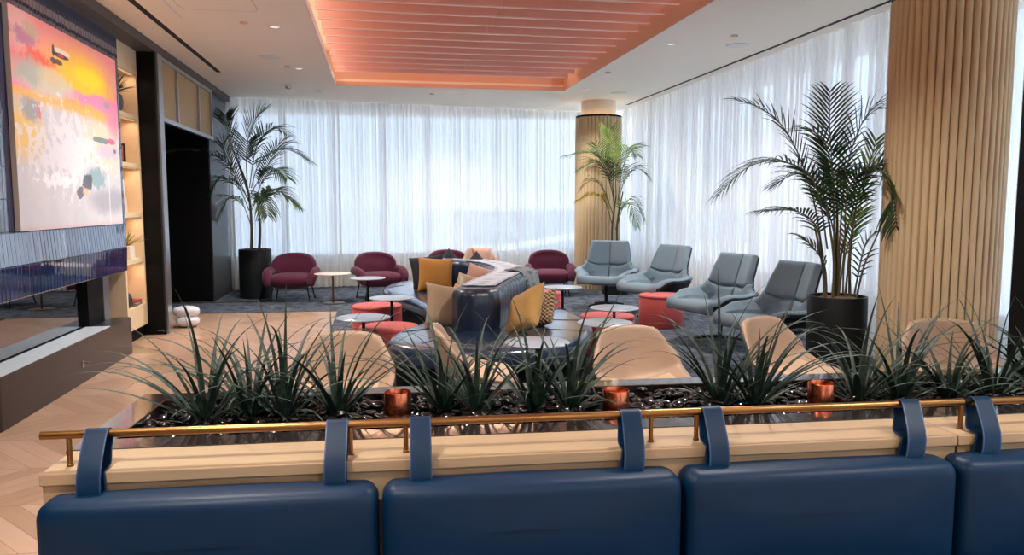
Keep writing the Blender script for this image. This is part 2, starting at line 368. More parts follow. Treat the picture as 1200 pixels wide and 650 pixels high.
def BM(): return bmesh.new()
def box(bm, x0, x1, y0, y1, z0, z1):
    vs = [bm.verts.new((x, y, z)) for z in (z0, z1) for y in (y0, y1) for x in (x0, x1)]
    for f in ((0, 2, 3, 1), (4, 5, 7, 6), (0, 1, 5, 4), (2, 6, 7, 3), (0, 4, 6, 2), (1, 3, 7, 5)): bm.faces.new([vs[i] for i in f])
    return vs
def bx(*a): bm = BM(); box(bm, *a); return bm
def boxes(lst):
    bm = BM()
    for b in lst: box(bm, *b)
    return bm
def ring(bm, pts): return [bm.verts.new(p) for p in pts]
def bridge(bm, a, b):
    n = len(a)
    for i in range(n): bm.faces.new((a[i], a[(i + 1) % n], b[(i + 1) % n], b[i]))
def lathe(bm, prof, seg=32, c=(0, 0), cap0=True, cap1=True):
    rs = [ring(bm, [(c[0] + r * math.cos(2 * PI * i / seg), c[1] + r * math.sin(2 * PI * i / seg), z) for i in range(seg)]) for r, z in prof]
    for a, b in zip(rs, rs[1:]): bridge(bm, a, b)
    if cap0: bm.faces.new(rs[0][::-1])
    if cap1: bm.faces.new(rs[-1])
    return bm
def lat(prof, **k): return lathe(BM(), prof, **k)
def tube(bm, pts, rad, seg=8, cap=True):
    pts = [Vector(p) for p in pts]; n = len(pts); rs = []
    rad = [rad] * n if isinstance(rad, (int, float)) else rad
    up = Vector((0, 0, 1)); prev = None
    for i, p in enumerate(pts):
        d = (pts[min(i + 1, n - 1)] - pts[max(i - 1, 0)]).normalized()
        if prev is None:
            a = d.cross(up)
            if a.length < 1e-3: a = d.cross(Vector((1, 0, 0)))
        else: a = prev - d * prev.dot(d)
        a.normalize(); prev = a; b = d.cross(a)
        rs.append(ring(bm, [p + (a * math.cos(2 * PI * k / seg) + b * math.sin(2 * PI * k / seg)) * rad[i] for k in range(seg)]))
    for a, b in zip(rs, rs[1:]): bridge(bm, a, b)
    if cap: bm.faces.new(rs[0][::-1]); bm.faces.new(rs[-1])
    return bm
def prism(bm, pts, axis, a, b):
    def P(p, q): return (q, p[0], p[1]) if axis == 'x' else ((p[0], q, p[1]) if axis == 'y' else (p[0], p[1], q))
    r0 = ring(bm, [P(p, a) for p in pts]); r1 = ring(bm, [P(p, b) for p in pts]); bridge(bm, r0, r1)
    bm.faces.new(r0[::-1]); bm.faces.new(r1); return bm
def catmull(pts, n, closed=False):
    P = [Vector(p) for p in pts]; out = []; m = len(P); segs = m if closed else m - 1
    for i in range(segs):
        g = (lambda k: P[k % m]) if closed else (lambda k: P[max(0, min(m - 1, k))])
        p0, p1, p2, p3 = g(i - 1), g(i), g(i + 1), g(i + 2)
        for k in range(n):
            t = k / n
            out.append(0.5 * ((2 * p1) + (p2 - p0) * t + (2 * p0 - 5 * p1 + 4 * p2 - p3) * t * t + (3 * p1 - p0 - 3 * p2 + p3) * t ** 3))
    if not closed: out.append(P[-1])
    return out
def interp(tab, x):
    if x <= tab[0][0]: return tab[0][1]
    for (a, va), (b, vb) in zip(tab, tab[1:]):
        if x <= b:
            t = (x - a) / (b - a); t = t * t * (3 - 2 * t); return va + (vb - va) * t
    return tab[-1][1]
def shellmesh(S, nu, nv, tf, tb):
    """closed sheet around the surface S(u, v): tf and tb are the offsets along its normal"""
    bm = BM(); e = 1e-3
    def N(u, v):
        a = Vector(S(min(1, u + e), v)) - Vector(S(max(0, u - e), v)); b = Vector(S(u, min(1, v + e))) - Vector(S(u, max(-1, v - e)))
        return a.cross(b).normalized()
    F = []; B = []
    for i in range(nu + 1):
        u = i / nu; f = []; k = []
        for j in range(nv + 1):
            v = -1 + 2 * j / nv; p = Vector(S(u, v)); n = N(u, v)
            f.append(bm.verts.new(p - n * tf(u, v))); k.append(bm.verts.new(p - n * tb(u, v)))
        F.append(f); B.append(k)
    for i in range(nu):
        for j in range(nv):
            bm.faces.new((F[i][j], F[i][j + 1], F[i + 1][j + 1], F[i + 1][j])); bm.faces.new((B[i][j], B[i + 1][j], B[i + 1][j + 1], B[i][j + 1]))
    for j in range(nv):
        bm.faces.new((F[0][j], B[0][j], B[0][j + 1], F[0][j + 1])); bm.faces.new((F[nu][j], F[nu][j + 1], B[nu][j + 1], B[nu][j]))
    for i in range(nu):
        bm.faces.new((F[i][0], F[i + 1][0], B[i + 1][0], B[i][0])); bm.faces.new((F[i][nv], B[i][nv], B[i + 1][nv], F[i + 1][nv]))
    return bm
def superell(bm, c, r, e=3.0, nu=20, nv=14, fn=None):
    """rounded cushion block: superellipsoid, optional warp fn"""
    def sg(x, p): return math.copysign(abs(x) ** p, x)
    rows = []
    for i in range(1, nv):
        ph = -PI / 2 + PI * i / nv; row = []
        for j in range(nu):
            th = 2 * PI * j / nu
            p = Vector((sg(math.cos(ph), 2 / e) * sg(math.cos(th), 2 / e) * r[0], sg(math.cos(ph), 2 / e) * sg(math.sin(th), 2 / e) * r[1], sg(math.sin(ph), 2 / e) * r[2]))
            p += Vector(c)
            row.append(bm.verts.new(fn(p) if fn else p))
        rows.append(row)
    for a, b in zip(rows, rows[1:]): bridge(bm, a, b)
    lo = Vector(c) - Vector((0, 0, r[2])); hi = Vector(c) + Vector((0, 0, r[2]))
    lo = bm.verts.new(fn(lo) if fn else lo); hi = bm.verts.new(fn(hi) if fn else hi)
    for j in range(nu):
        bm.faces.new((lo, rows[0][(j + 1) % nu], rows[0][j])); bm.faces.new((hi, rows[-1][j], rows[-1][(j + 1) % nu]))
    return bm

# ------------------------------------------------------------------ camera
cam = bpy.data.cameras.new('camera'); cam.sensor_width = 36; cam.lens = 27.0; cam.clip_end = 2000; cam.clip_start = .05
co = bpy.data.objects.new('camera', cam); col.objects.link(co); co.location = (0, 0, 1.6)
co.rotation_euler = (R(90) - math.atan2(87, 900), 0, -math.atan2(157, 904.2)); sc.camera = co

# ------------------------------------------------------------------ room
CZ = 3.48
XL, XR = -2.64, 4.95
YB, YF = 16.4, -7.0
def yback(x, d=0.0): return 14.47 + .162 * (x + 2.62) + d      # the back curtain runs at a slight angle
struct('floor', boxes([(-4.6, 6.2, YF, 17.2, -.12, 0)]), 'floor')
cp = BM(); prism(cp, [(-4.5, 11.72), (-.62, 11.62), (-.62, 4.2), (5.2, 4.2), (5.2, 16.0), (-4.5, 14.7)], 'z', 0.0, 0.009)
struct('floor_carpet', cp, 'carpet')
struct('trim_1', bx(-4.45, -1.25, 12.87, 12.9, .009, .02), 'brass')
# ceiling with the coffer opening
CX0, CX1, CY0, CY1 = -.65, 3.12, 1.2, 12.82
struct('ceiling', boxes([(-4.6, CX0, YF, 17.2, CZ, CZ + .1), (CX1, 6.2, YF, 17.2, CZ, CZ + .1), (CX0, CX1, CY1, 17.2, CZ, CZ + .1), (CX0, CX1, YF, CY0, CZ, CZ + .1)]), 'ceiling')
struct('ceiling_coffer', boxes([(CX0 - .22, CX0 - .2, CY0 - .2, CY1 + .2, CZ + .1, 4.0), (CX1, CX1 + .02, CY0, CY1, CZ + .1, 4.0), (CX0 - .2, CX1 + .02, CY1 + .0, CY1 + .02, CZ + .1, 4.0),
                                (CX0 - .2, CX1 + .02, CY0 - .02, CY0, CZ + .1, 4.0), (CX0 - .24, CX1 + .04, CY0 - .04, CY1 + .04, 4.0, 4.04)]), 'cove')
struct('trim_2', boxes([(CX0 + .0005, CX0 + .014, CY0, CY1, CZ - .004, CZ + .10)]), 'white')
struct('trim_3', boxes([(CX1 - .012, CX1 - .0005, CY0, CY1, CZ - .002, CZ + .26), (CX0, CX1, CY1 - .012, CY1 - .0005, CZ - .002, CZ + .06)]), 'cove')
# walls
struct('wall_back', boxes([(-4.6, 6.2, YF - .15, YF, 0, .9), (-4.6, 6.2, YF - .15, YF, 3.0, CZ), (-4.6, -1.8, YF - .15, YF, .9, 3.0), (3.6, 6.2, YF - .15, YF, .9, 3.0)]), 'cream')
wb_ = BM()
for x in (-1.77, 0, 1.8, 3.57): box(wb_, x - .03, x + .03, YF - .12, YF - .05, .9, 3.0)
w3 = struct('window_added', wb_, 'white'); obj('pane', bx(-1.8, 3.6, YF - .09, YF - .08, .9, 3.0), 'tinted', w3, smooth=False)  # unseen rear windows, added to bring in light from behind the viewer
wb = BM()
def slab(bm, x0, x1, d0, d1, z0, z1):
    prism(bm, [(x0, yback(x0, d0)), (x1, yback(x1, d0)), (x1, yback(x1, d1)), (x0, yback(x0, d1))], 'z', z0, z1)
slab(wb, -4.6, 6.2, .3, .5, 0, .56); slab(wb, -4.6, -2.66, .3, .5, .56, CZ); slab(wb, -2.66, 5.6, .3, .5, 3.42, CZ)
struct('wall_far', wb, 'cream')
struct('wall_right', boxes([(5.3, 5.5, YF, 16.2, 0, .56), (5.3, 5.5, YF, 16.2, 3.42, CZ)]), 'cream')
# far window: frame + glass
wf = BM(); slab(wf, -2.66, 5.35, .36, .44, .56, .62); slab(wf, -2.66, 5.35, .36, .44, 3.36, 3.42)
for x in (-2.63, -1.7, -.72, .15, .98, 1.82, 2.62, 3.45, 4.3, 5.2): slab(wf, x - .016, x + .016, .38, .42, .62, 3.36)
w1 = struct('window_1', wf, 'white')
wg = BM(); slab(wg, -2.66, 5.3, .395, .405, .62, 3.36); g = obj('pane', wg, 'tintedblue', w1, smooth=False)
wf = BM()
box(wf, 5.36, 5.44, YF, 15.8, .56, .62); box(wf, 5.36, 5.44, YF, 15.8, 3.36, 3.42)
for k in range(14): box(wf, 5.34, 5.46, -6.6 + k * 1.7, -6.53 + k * 1.7, .62, 3.36)
w2 = struct('window_2', wf, 'white'); obj('pane', bx(5.395, 5.405, 1.93, 15.8, .62, 3.36), 'tinted', w2, smooth=False); obj('pane', bx(5.395, 5.405, YF, 1.93, .62, 3.36), 'tinted', w2, smooth=False)  # second pane: uncurtained stretch out of view, added to light the room
# curtains
def curtain(P0, P1, lam, amp, over, z0, z1, seed):
    rnd = random.Random(seed); bm = BM(); L = (Vector(P1) - Vector(P0)).length; d = (Vector(P1) - Vector(P0)) / L; n = Vector((-d.y, d.x))
    N = int(L / lam * 14); rows = [[], [], []]; ph = 0; s = 0; a = amp; o = over; la = lam
    for i in range(N + 1):
        if i % 14 == 0: a = amp * rnd.uniform(.6, 1.25); o = over * rnd.uniform(.5, 1.4)
        t = i / 14 * 2 * PI; x = i / N * L
        q = Vector(P0) + d * (x + o * lam * math.sin(2 * t) + .25 * lam * math.sin(t * .23 + seed)) + n * (a * math.cos(t) + .012 * math.sin(t * .17))
        for r, z in zip(rows, (z0, (z0 + z1) / 2, z1)): r.append(bm.verts.new((q.x, q.y, z)))
    for r0, r1 in zip(rows, rows[1:]):
        for i in range(N): bm.faces.new((r0[i], r0[i + 1], r1[i + 1], r1[i]))
    return bm
c1 = obj('curtain', curtain((-2.61, yback(-2.61)), (4.86, yback(4.86)), .105, .036, .13, .035, CZ - .01, 3), 'curtain', ang=180)
tag(c1, 'white sheer floor-length curtain across the far window wall behind the burgundy armchairs', 'curtain')
c2 = obj('curtain', curtain((XR, 15.45), (XR, 2.6), .115, .036, .13, .035, CZ - .01, 5), 'curtain', ang=180)
tag(c2, 'white sheer floor-length curtain along the side window behind the blue-grey lounge chairs', 'curtain')
# left wall: dark alcove, screens, pillar
struct('wall_left', boxes([(-4.6, -4.5, YF, 17.2, 0, CZ), (-4.5, -3.1, 10.12, 10.2, 0, CZ), (-4.5, -2.64, 10.2, 13.05, 2.75, CZ)]), 'black')
struct('wall_alcove', boxes([(-4.5, -2.66, 13.05, 13.2, 0, CZ)]), 'black')
struct('wall_left_end', boxes([(-4.5, XL, 13.2, 14.55, 0, CZ), (-2.66, XL, 13.05, 13.2, 0, CZ)]), 'greypanel')
struct('pillar', boxes([(-3.1, -2.585, 9.88, 10.12, 0, 3.38)]), 'black')
struct('trim_4', boxes([(-2.585, -2.56, 9.94, 10.12, 0, 3.38)]), 'silver')
struct('cornice', boxes([(-3.3, -2.56, 3.0, 14.5, 3.38, CZ)]), 'cornice')
ts = thing('transom_screen', 'row of golden woven mesh panels in a silver frame above the black alcove', 'screen', (-2.6, 11.5, 2.6))
fr = [(-.03, .03, -1.38, 1.55, 0, .05), (-.03, .03, -1.38, 1.55, .73, .78)]
for y in (-1.38, -.62, .62, 1.5): fr.append((-.03, .03, y, y + .05, .05, .73))
obj('frame', boxes(fr), 'silver', ts, smooth=False)
for a, b in ((-1.33, -.62), (-.57, .62), (.67, 1.5)): obj('mesh_panel', bx(-.02, .0, a, b, .05, .73), 'mesh', ts, smooth=False)
# tiled chimney wall
struct('wall_fireplace', boxes([(-3.3, -2.76, 3.0, 9.12, .9, 3.38), (-3.3, -3.0, 3.0, 9.0, 0, .9), (-3.3, -2.78, 3.0, 5.7, 0, .9)]), 'tile')
fp = thing('fireplace', 'wall fireplace with a navy tiled mantel, dark glass and a brown lacquered hearth', 'fireplace', (-2.7, 7.2, 0))
mb = BM(); prism(mb, [(-.05, 1.378), (.022, 1.378), (.05, 1.133), (.045, 1.127), (.052, 1.125), (.040, .885), (-.3, .885), (-.3, .93), (-.055, .93)], 'y', -3.2, 1.58)
obj('mantel', mb, 'tile', fp, smooth=False)
hb = BM()
def rrect(x0, x1, y0, y1, r, n=6, corners=(1, 1, 1, 1)):
    out = []
    for (cx, cy, a0, f) in ((x1 - r, y1 - r, 0, corners[0]), (x0 + r, y1 - r, 90, corners[1]), (x0 + r, y0 + r, 180, corners[2]), (x1 - r, y0 + r, 270, corners[3])):
        if not f: out.append((cx + (r if a0 in (0, 270) else -r), cy + (r if a0 in (0, 90) else -r))); continue
        for k in range(n + 1): out.append((cx + r * math.cos(R(a0 + 90 * k / n)), cy + r * math.sin(R(a0 + 90 * k / n))))
    return out
prism(hb, rrect(-.28, .08, -1.45, 1.55, .06, 6, (1, 0, 0, 1)), 'z', 0.0, .385)
obj('hearth', hb, 'hearth', fp, bevel=.004)
obj('hearth_top', bx(-.145, .074, -1.38, .87, .386, .393), 'sillstone', fp, smooth=False); obj('glass_frame', boxes([(-.165, -.15, -1.4, .875, .386, .394)]), 'black', fp, smooth=False)
obj('fire_glass', bx(-.18, -.17, -1.4, .9, .387, .885), 'blackgloss', fp, smooth=False)
obj('jamb', boxes([(-.28, -.12, .88, 1.28, .386, .884)]), 'black', fp, smooth=False)
obj('side_panel', boxes([(-.25, -.11, 1.29, 1.47, .386, .884)]), 'silver', fp, smooth=False)
gk = obj('gas_key', boxes([(.08, .088, .085, .125, .14, .20), (.088, .135, .098, .112, .18, .192)]), 'silver', fp, bevel=.002)
# painting
PY0, PY1, PZ0, PZ1 = 6.49, 8.9, 1.382, 3.10
M['painting'] = painting_mat(-(PY1 - PY0) / 2, (PY1 - PY0) / 2, 0, PZ1 - PZ0)
pt = thing('painting', 'large abstract painting in pink, yellow and pale grey on the navy tiled wall', 'painting', (-2.72, (PY0 + PY1) / 2, PZ0))
hw = (PY1 - PY0) / 2
obj('stretcher', bx(-.036, .0, -hw, hw, 0, PZ1 - PZ0), 'canvas', pt, smooth=False)
obj('canvas_face', bx(.0, .004, -hw, hw, 0, PZ1 - PZ0), 'painting', pt, smooth=False)
# bookcase
bc = thing('bookcase', 'pale built-in bookcase with lit shelves between the tiled wall and the black pillar', 'bookcase', (-2.78, 9.49, 0))
obj('carcass', boxes([(-.4, 0, .33, .375, .15, 3.38), (-.4, 0, -.365, -.32, .15, 3.38), (-.4, 0, -.32, .33, 3.10, 3.38), (-.4, 0, -.32, .33, .15, .40)]), 'oakshelf', bc, smooth=False)
obj('back_panel', bx(-.42, -.4, -.365, .375, .15, 3.38), 'shelfback', bc, smooth=False)
SH = (.955, 1.49, 2.06, 2.62)
for z in SH: obj('shelf', bx(-.395, -.004, -.318, .328, z - .05, z), 'oakshelf', bc, smooth=False)
obj('plinth', bx(-.4, -.05, -.365, .375, 0, .15), 'black', bc, smooth=False)
for z in (.90, 1.435, 2.005, 2.565, 3.095):
    obj('led_strip', bx(-.06, -.03, -.3, .31, z - .008, z), 'ledstrip', bc, smooth=False)

# ------------------------------------------------------------------ wood-slat columns
def column(name, c, r, n):
    bm = BM(); pts = []
    for i in range(n):
        for k in range(8):
            f = k / 8; a = 2 * PI * (i + f) / n; rr = r - .045 + (.012 if k == 0 else .018 + .027 * math.sqrt(max(0, 1 - (2 * f - 1) ** 2)))
            pts.append((c[0] + rr * math.cos(a), c[1] + rr * math.sin(a)))
    prism(bm, pts, 'z', 0, 3.17)
    o = struct(name, bm, 'slatwood', smooth=True)
    obj('ring', lat([(r - .005, 3.17), (r - .005, 3.205), (r - .115, 3.205)], seg=48, c=c), 'black', o)
    obj('core', lat([(r - .11, 3.2), (r - .11, CZ)], seg=48, c=c), 'cream', o)
    return o
column('column_1', (4.07, 14.02), .43, 38)
column('column_2', (4.40, 5.44), .43, 46)
struct('pillar_right', bx(3.47, 4.1, 3.25, 3.72, 0, CZ), 'black')

# ------------------------------------------------------------------ coffer slats and ceiling fixtures
k = 0; y = 12.02
first = None
while y > 1.5:
    if first is None:
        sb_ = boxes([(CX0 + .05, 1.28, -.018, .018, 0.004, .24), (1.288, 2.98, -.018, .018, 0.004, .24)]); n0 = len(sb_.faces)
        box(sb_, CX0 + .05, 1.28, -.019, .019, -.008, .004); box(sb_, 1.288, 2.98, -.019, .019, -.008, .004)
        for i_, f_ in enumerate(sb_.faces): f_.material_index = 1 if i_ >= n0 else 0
        first = struct('ceiling_slat', sb_, ['slat', 'slatlit']); o = first
    else: o = first.copy(); col.objects.link(o)
    o.location = (0, y, 3.57); y -= .415
cov = struct('light_strip', boxes([(CX0 - .15, CX0 - .1, CY0 + .2, CY1 - .1, CZ + .11, CZ + .12)]), 'ledstrip')
struct('vent_left', boxes([(-2.262, -2.2, 4.0, 11.85, CZ - .004, CZ + .001)]), 'dark')
struct('vent_right', boxes([(4.72, 4.765, 2.2, 14.4, CZ - .004, CZ + .001)]), 'dark')
struct('trim_5', boxes([(-1.95, -1.92, 5.0, 8.5, CZ - .006, CZ)]), 'white')
ap = BM(); pr = [(x, y) for x, y in rrect(-1.85, -1.12, 7.2, 8.12, .12)]; pi_ = [(x, y) for x, y in rrect(-1.838, -1.132, 7.212, 8.108, .11)]
r0 = ring(ap, [(x, y, CZ - .003) for x, y in pr]); r1 = ring(ap, [(x, y, CZ - .003) for x, y in pi_]); bridge(ap, r0, r1)
struct('ceiling_hatch', ap, 'cream')

def at_ceiling(bm_list, name, label, cat, x, y, group=None):
    t = thing(name, label, cat, (x, y, CZ), 0, group)
    for n, bm, m in bm_list: obj(n, bm, m, t)
    return t
def dl_parts(): return [('trim_ring', lat([(.075, -.001), (.075, -.006), (.055, -.008), (.05, .0)], seg=24, cap0=False, cap1=False), 'white'), ('lens', lat([(.05, -.003), (.05, -.002)], seg=24), 'lamp')]
dls = [((-1.06, 8.75), 'recessed round downlight in the white ceiling near the long access hatch'),
       ((-1.06, 11.35), 'recessed round downlight in the white ceiling beside the smoke detector'),
       ((3.46, 8.87), 'recessed round downlight in the white ceiling between the coffer and the side curtain'),
       ((1.55, 13.6), 'recessed round downlight in the white ceiling beyond the coffer end'),
       ((3.42, 12.6), 'recessed round downlight in the white ceiling near the far slatted column')]
D0 = None
for (x, y), lb in dls:
    if D0 is None: D0 = at_ceiling(dl_parts(), 'downlight', lb, 'light', x, y, 'recessed downlights')
    else: dup(D0, (x, y, CZ), 0, lb)
sp = lambda: [('grille', lat([(.14, -.001), (.14, -.007), (.125, -.009), (.0001, -.009)], seg=32, cap1=False), 'white')]
S0 = at_ceiling(sp(), 'ceiling_speaker', 'round flush ceiling speaker above the alcove side of the room', 'speaker', -1.35, 10.55, 'ceiling speakers')
dup(S0, (4.27, 8.81, CZ), 0, 'round flush ceiling speaker near the side curtain track')
dup(S0, (4.1, 12.9, CZ), 0, 'round flush ceiling speaker just in front of the far column')
at_ceiling([('base', lat([(.07, -.001), (.07, -.018), (.06, -.022)], seg=24), 'white'), ('sensor', lat([(.05, -.022), (.048, -.05), (.03, -.062)], seg=24), 'silver')], 'smoke_detector', 'white smoke detector hanging under the ceiling before the far curtain', 'detector', -1.38, 12.95)
spr = [((-1.35, 8.6), 'small flat sprinkler cover between hatch and coffer'), ((-1.2, 11.2), 'small flat sprinkler cover beside the second downlight'), ((-.95, 13.5), 'small flat sprinkler cover between smoke detector and far curtain'),
       ((.95, 13.55), 'small flat sprinkler cover beyond the salmon coffer'), ((3.3, 10.9), 'small flat sprinkler cover right beside the salmon coffer edge'), ((3.98, 8.3), 'small flat sprinkler cover near the round speaker by the side curtain')]
K0 = None
for (x, y), lb in spr:
    if K0 is None: K0 = at_ceiling([('cover', lat([(.04, .004), (.04, -.012), (.036, -.006)], seg=20), 'cove')], 'sprinkler_cover', lb, 'sprinkler', x, y, 'sprinkler covers')
    else: dup(K0, (x, y, CZ), 0, lb)

# ------------------------------------------------------------------ banquette: ledge, rail, cushions
BO = (-1.09, 2.655); BA = R(-2.33)
def B(s, t, z=0): return (BO[0] + math.cos(BA) * s - math.sin(BA) * t, BO[1] + math.sin(BA) * s + math.cos(BA) * t, z)
def bench(name, label, s0, s1, rail0, rail1, posts):
    o = thing(name, label, 'bench', B(s0, 0), BA, 'banquette benches')
    L = s1 - s0
    obj('ledge', bx(0, L - .003, -.075, .165, .705, .745), 'oakpale', o, bevel=.004)
    obj('back_panel', bx(.006, L - .006, -.065, .16, .0, .704), 'oakpale', o, smooth=False)
    sb = BM(); superell(sb, (L / 2, -.44, .23), (L / 2 - .03, .34, .07), 8, 40, 10); obj('seat', sb, 'navy', o)
    obj('plinth', bx(.05, L - .05, -.7, -.07, 0, .155), 'oakpale', o, smooth=False)
    rb = BM(); tube(rb, [(rail0 - s0, 0, .85), (rail1 - s0, 0, .85)], .0135, 14); rl = obj('rail', rb, 'brass', o)
    if rail0 == 0.0:
        jb_ = BM(); tube(jb_, [(rail1 - s0 - .001, 0, .85), (rail1 - s0 + .028, 0, .85)], .010, 12); obj('rail_joint', jb_, 'black', rl)
    for p in posts: obj('post', lat([(.011, .745), (.011, .752), (.0085, .754), (.0085, .842)], seg=12, c=(p - s0, 0)), 'brass', rl)
    return o
bench('banquette_bench', 'pale oak banquette bench with a long brass rail carrying three navy cushions', .02, 3.20, 0.0, 3.268, [.085, .985, 1.172, 2.045, 2.215, 3.085])
bench('banquette_bench', 'continuation of the oak banquette beyond the mitre joint by the black pillar', 3.20, 4.55, 3.295, 4.5, [3.262, 4.15])
def cushion(s0, s1, z1, straps, label):
    L = s1 - s0; o = thing('back_cushion', label, 'cushion', B((s0 + s1) / 2, -.08), BA, 'back cushions hung on the brass rail')
    bm = BM(); hx, hy, hz = L / 2, .065, .19
    def w(p):
        q = p.copy(); q.z += z1 - hz
        q.y += -.066; q.y -= .02 * (1 - (p.x / hx) ** 2) * (1 if p.y < 0 else 0)
        q.z += .006 * (1 - (p.x / hx) ** 2); return q
    def sg(x, p): return math.copysign(abs(x) ** p, x)
    # rounded slab: rounded rectangle outline swept through a rounded thickness
    out = rrect(-hx, hx, -hz, hz, .045, 6); N = len(out)
    dens = []
    for i in range(N):
        a, b = out[i], out[(i + 1) % N]; d = math.hypot(b[0] - a[0], b[1] - a[1]); m = max(1, int(d / .05))
        dens += [(a[0] + (b[0] - a[0]) * k / m, a[1] + (b[1] - a[1]) * k / m) for k in range(m)]
    prof = [(-1, .0), (-1, .025), (-.93, .012), (-.75, .003), (-.45, 0), (.5, 0), (.85, .004), (1, .015)]
    prof = [(-1, .03), (-.9, .016), (-.72, .006), (-.42, 0), (.5, 0), (.85, .004), (1, .015)]
    rs = []
    for yy, ins in prof:
        fx = (hx - ins) / hx; fz = (hz - ins) / hz
        rs.append(ring(bm, [w(Vector((p[0] * fx, yy * hy, p[1] * fz))) for p in dens]))
    for a, b in zip(rs, rs[1:]): bridge(bm, a, b)
    # domed front: shrinking rings
    last = rs[0]
    for q in (.9, .72, .5, .25):
        rr = ring(bm, [w(Vector((p[0] * (hx - .03) / hx * (1 - (1 - q) * .6 / 1), -hy - .012 * (1 - q), p[1] * (hz - .03) / hz * q))) for p in dens])
        bridge(bm, rr, last); last = rr
    bm.faces.new(last); bm.faces.new(rs[-1][::-1])
    obj('pad', bm, 'navy', o, ang=60)
    for s, lean in straps:
        x = s - (s0 + s1) / 2; sm = BM(); wd = .036; zt = .866; yr = .08
        path = [(-.05, z1 - .03), (-.052, z1 + .01), (-.03, z1 + .07), (.03, zt - .035), (yr - .018, zt - .004), (yr, zt), (yr + .016, zt - .006), (yr + .02, zt - .03), (yr - .004, .80), (.058, .760), (.026, .7515), (-.001, .748), (-.0045, .735), (-.006, .715), (-.016, z1 - .03)]
        path = catmull([Vector((0, a, b)) for a, b in path], 4); n = len(path); A = []; Bq = []
        for i, p in enumerate(path):
            dlt = path[min(i + 1, n - 1)] - path[max(0, i - 1)]; nn = Vector((0, -dlt.z, dlt.y)).normalized() * .0022
            lx = lean * (p.z - z1) / .16
            A.append([sm.verts.new((x + lx + k, p.y + nn.y, p.z + nn.z)) for k in (-wd, -wd + .004, wd - .004, wd)])
            Bq.append([sm.verts.new((x + lx + k, p.y - nn.y, p.z - nn.z)) for k in (-wd, -wd + .004, wd - .004, wd)])
        fe = []
        for i in range(n - 1):
            for j in range(3):
                f = sm.faces.new((A[i][j], A[i][j + 1], A[i + 1][j + 1], A[i + 1][j])); g = sm.faces.new((Bq[i][j], Bq[i + 1][j], Bq[i + 1][j + 1], Bq[i][j + 1]))
                if j != 1: f.material_index = 1; g.material_index = 1
            f = sm.faces.new((A[i][0], A[i + 1][0], Bq[i + 1][0], Bq[i][0])); g = sm.faces.new((A[i][3], Bq[i][3], Bq[i + 1][3], A[i + 1][3])); f.material_index = g.material_index = 1
        obj('strap', sm, ['navy', 'navyedge'], o, ang=60)
    return o
cushion(.055, 1.082, .69, [(.19, -.012), (.943, 0)], 'navy leather back cushion at the open end of the oak bench')
cushion(1.094, 2.098, .69, [(1.222, 0), (1.945, .018)], 'second navy leather back cushion from the open bench end')
cushion(2.112, 3.11, .69, [(2.25, .015), (2.985, .05)], 'third navy leather back cushion, straps just before the rail joint')
cushion(3.122, 4.12, .69, [(3.285, .045), (3.98, .02)], 'navy leather back cushion beyond the rail joint near the black pillar')

# ------------------------------------------------------------------ planter
pl = thing('planter_box', 'long dark bronze planter box behind the oak bench', 'planter', B(0, .17), BA)
pb = BM(); PLn, PD = 4.5, .80
def rimring(z, i): return ring(pb, [(i, i, z), (PLn - i, i, z), (PLn - i, PD - i, z), (i, PD - i, z)])
rr = [rimring(0.0, .02), rimring(.742, 0.0), rimring(.745, .004), rimring(.745, .120), rimring(.742, .124), rimring(.60, .124)]
for a, b in zip(rr, rr[1:]): bridge(pb, a, b)
pb.faces.new(rr[0][::-1]); pb.faces.new(rr[-1])
obj('box', pb, 'bronze', pl, smooth=False)
rnd = random.Random(21)
# pebble bed
bed = BM(); nx, ny = 150, 22
prism(bed, [(.126, .126), (PLn - .126, .126), (PLn - .126, PD - .126), (.126, PD - .126)], 'z', .66, .695)
for i in range(1500):
    c_ = (rnd.uniform(.15, PLn - .15), rnd.uniform(.15, PD - .15), .698 + rnd.uniform(0, .012)); a_ = rnd.uniform(0, 3.14); k_ = rnd.uniform(.8, 1.2)
    superell(bed, (0, 0, 0), (.030 * k_, .021 * k_, .012), 2.2, 8, 5, lambda p: Vector((c_[0] + p.x * math.cos(a_) - p.y * math.sin(a_), c_[1] + p.x * math.sin(a_) + p.y * math.cos(a_), c_[2] + p.z + p.x * .2)))
bed_o = obj('pebble_bed', bed, 'pebble'); bed_o.location = B(0, .17); bed_o.rotation_euler = (0, 0, BA); bed_o['kind'] = 'stuff'
tag(bed_o, 'bed of small black pebbles filling the planter box', 'pebbles')
cups = [(1.135, .585), (2.052, .50), (2.982, .505)]
plants = [(.36, .60), (.52, .68), (.665, .62), (.88, .66), (1.33, .68), (1.47, .62), (1.72, .62), (1.875, .60), (2.56, .60), (2.70, .56), (3.2, .57), (3.39, .55), (3.63, .55), (3.86, .56), (4.15, .6)]
pm = []
for v in range(4):
    bm = BM(); r = random.Random(v); superell(bm, (0, 0, 0), (.030 * r.uniform(.85, 1.25), .022 * r.uniform(.85, 1.2), .013 * r.uniform(.8, 1.2)), 2.2, 12, 8)
    me = bpy.data.meshes.new('pebble'); bmesh.ops.recalc_face_normals(bm, faces=bm.faces); bm.to_mesh(me); bm.free(); me.materials.append(M['pebble'])
    for p in me.polygons: p.use_smooth = True
    pm.append(me)
npb = 0; placed = []
tries = 0
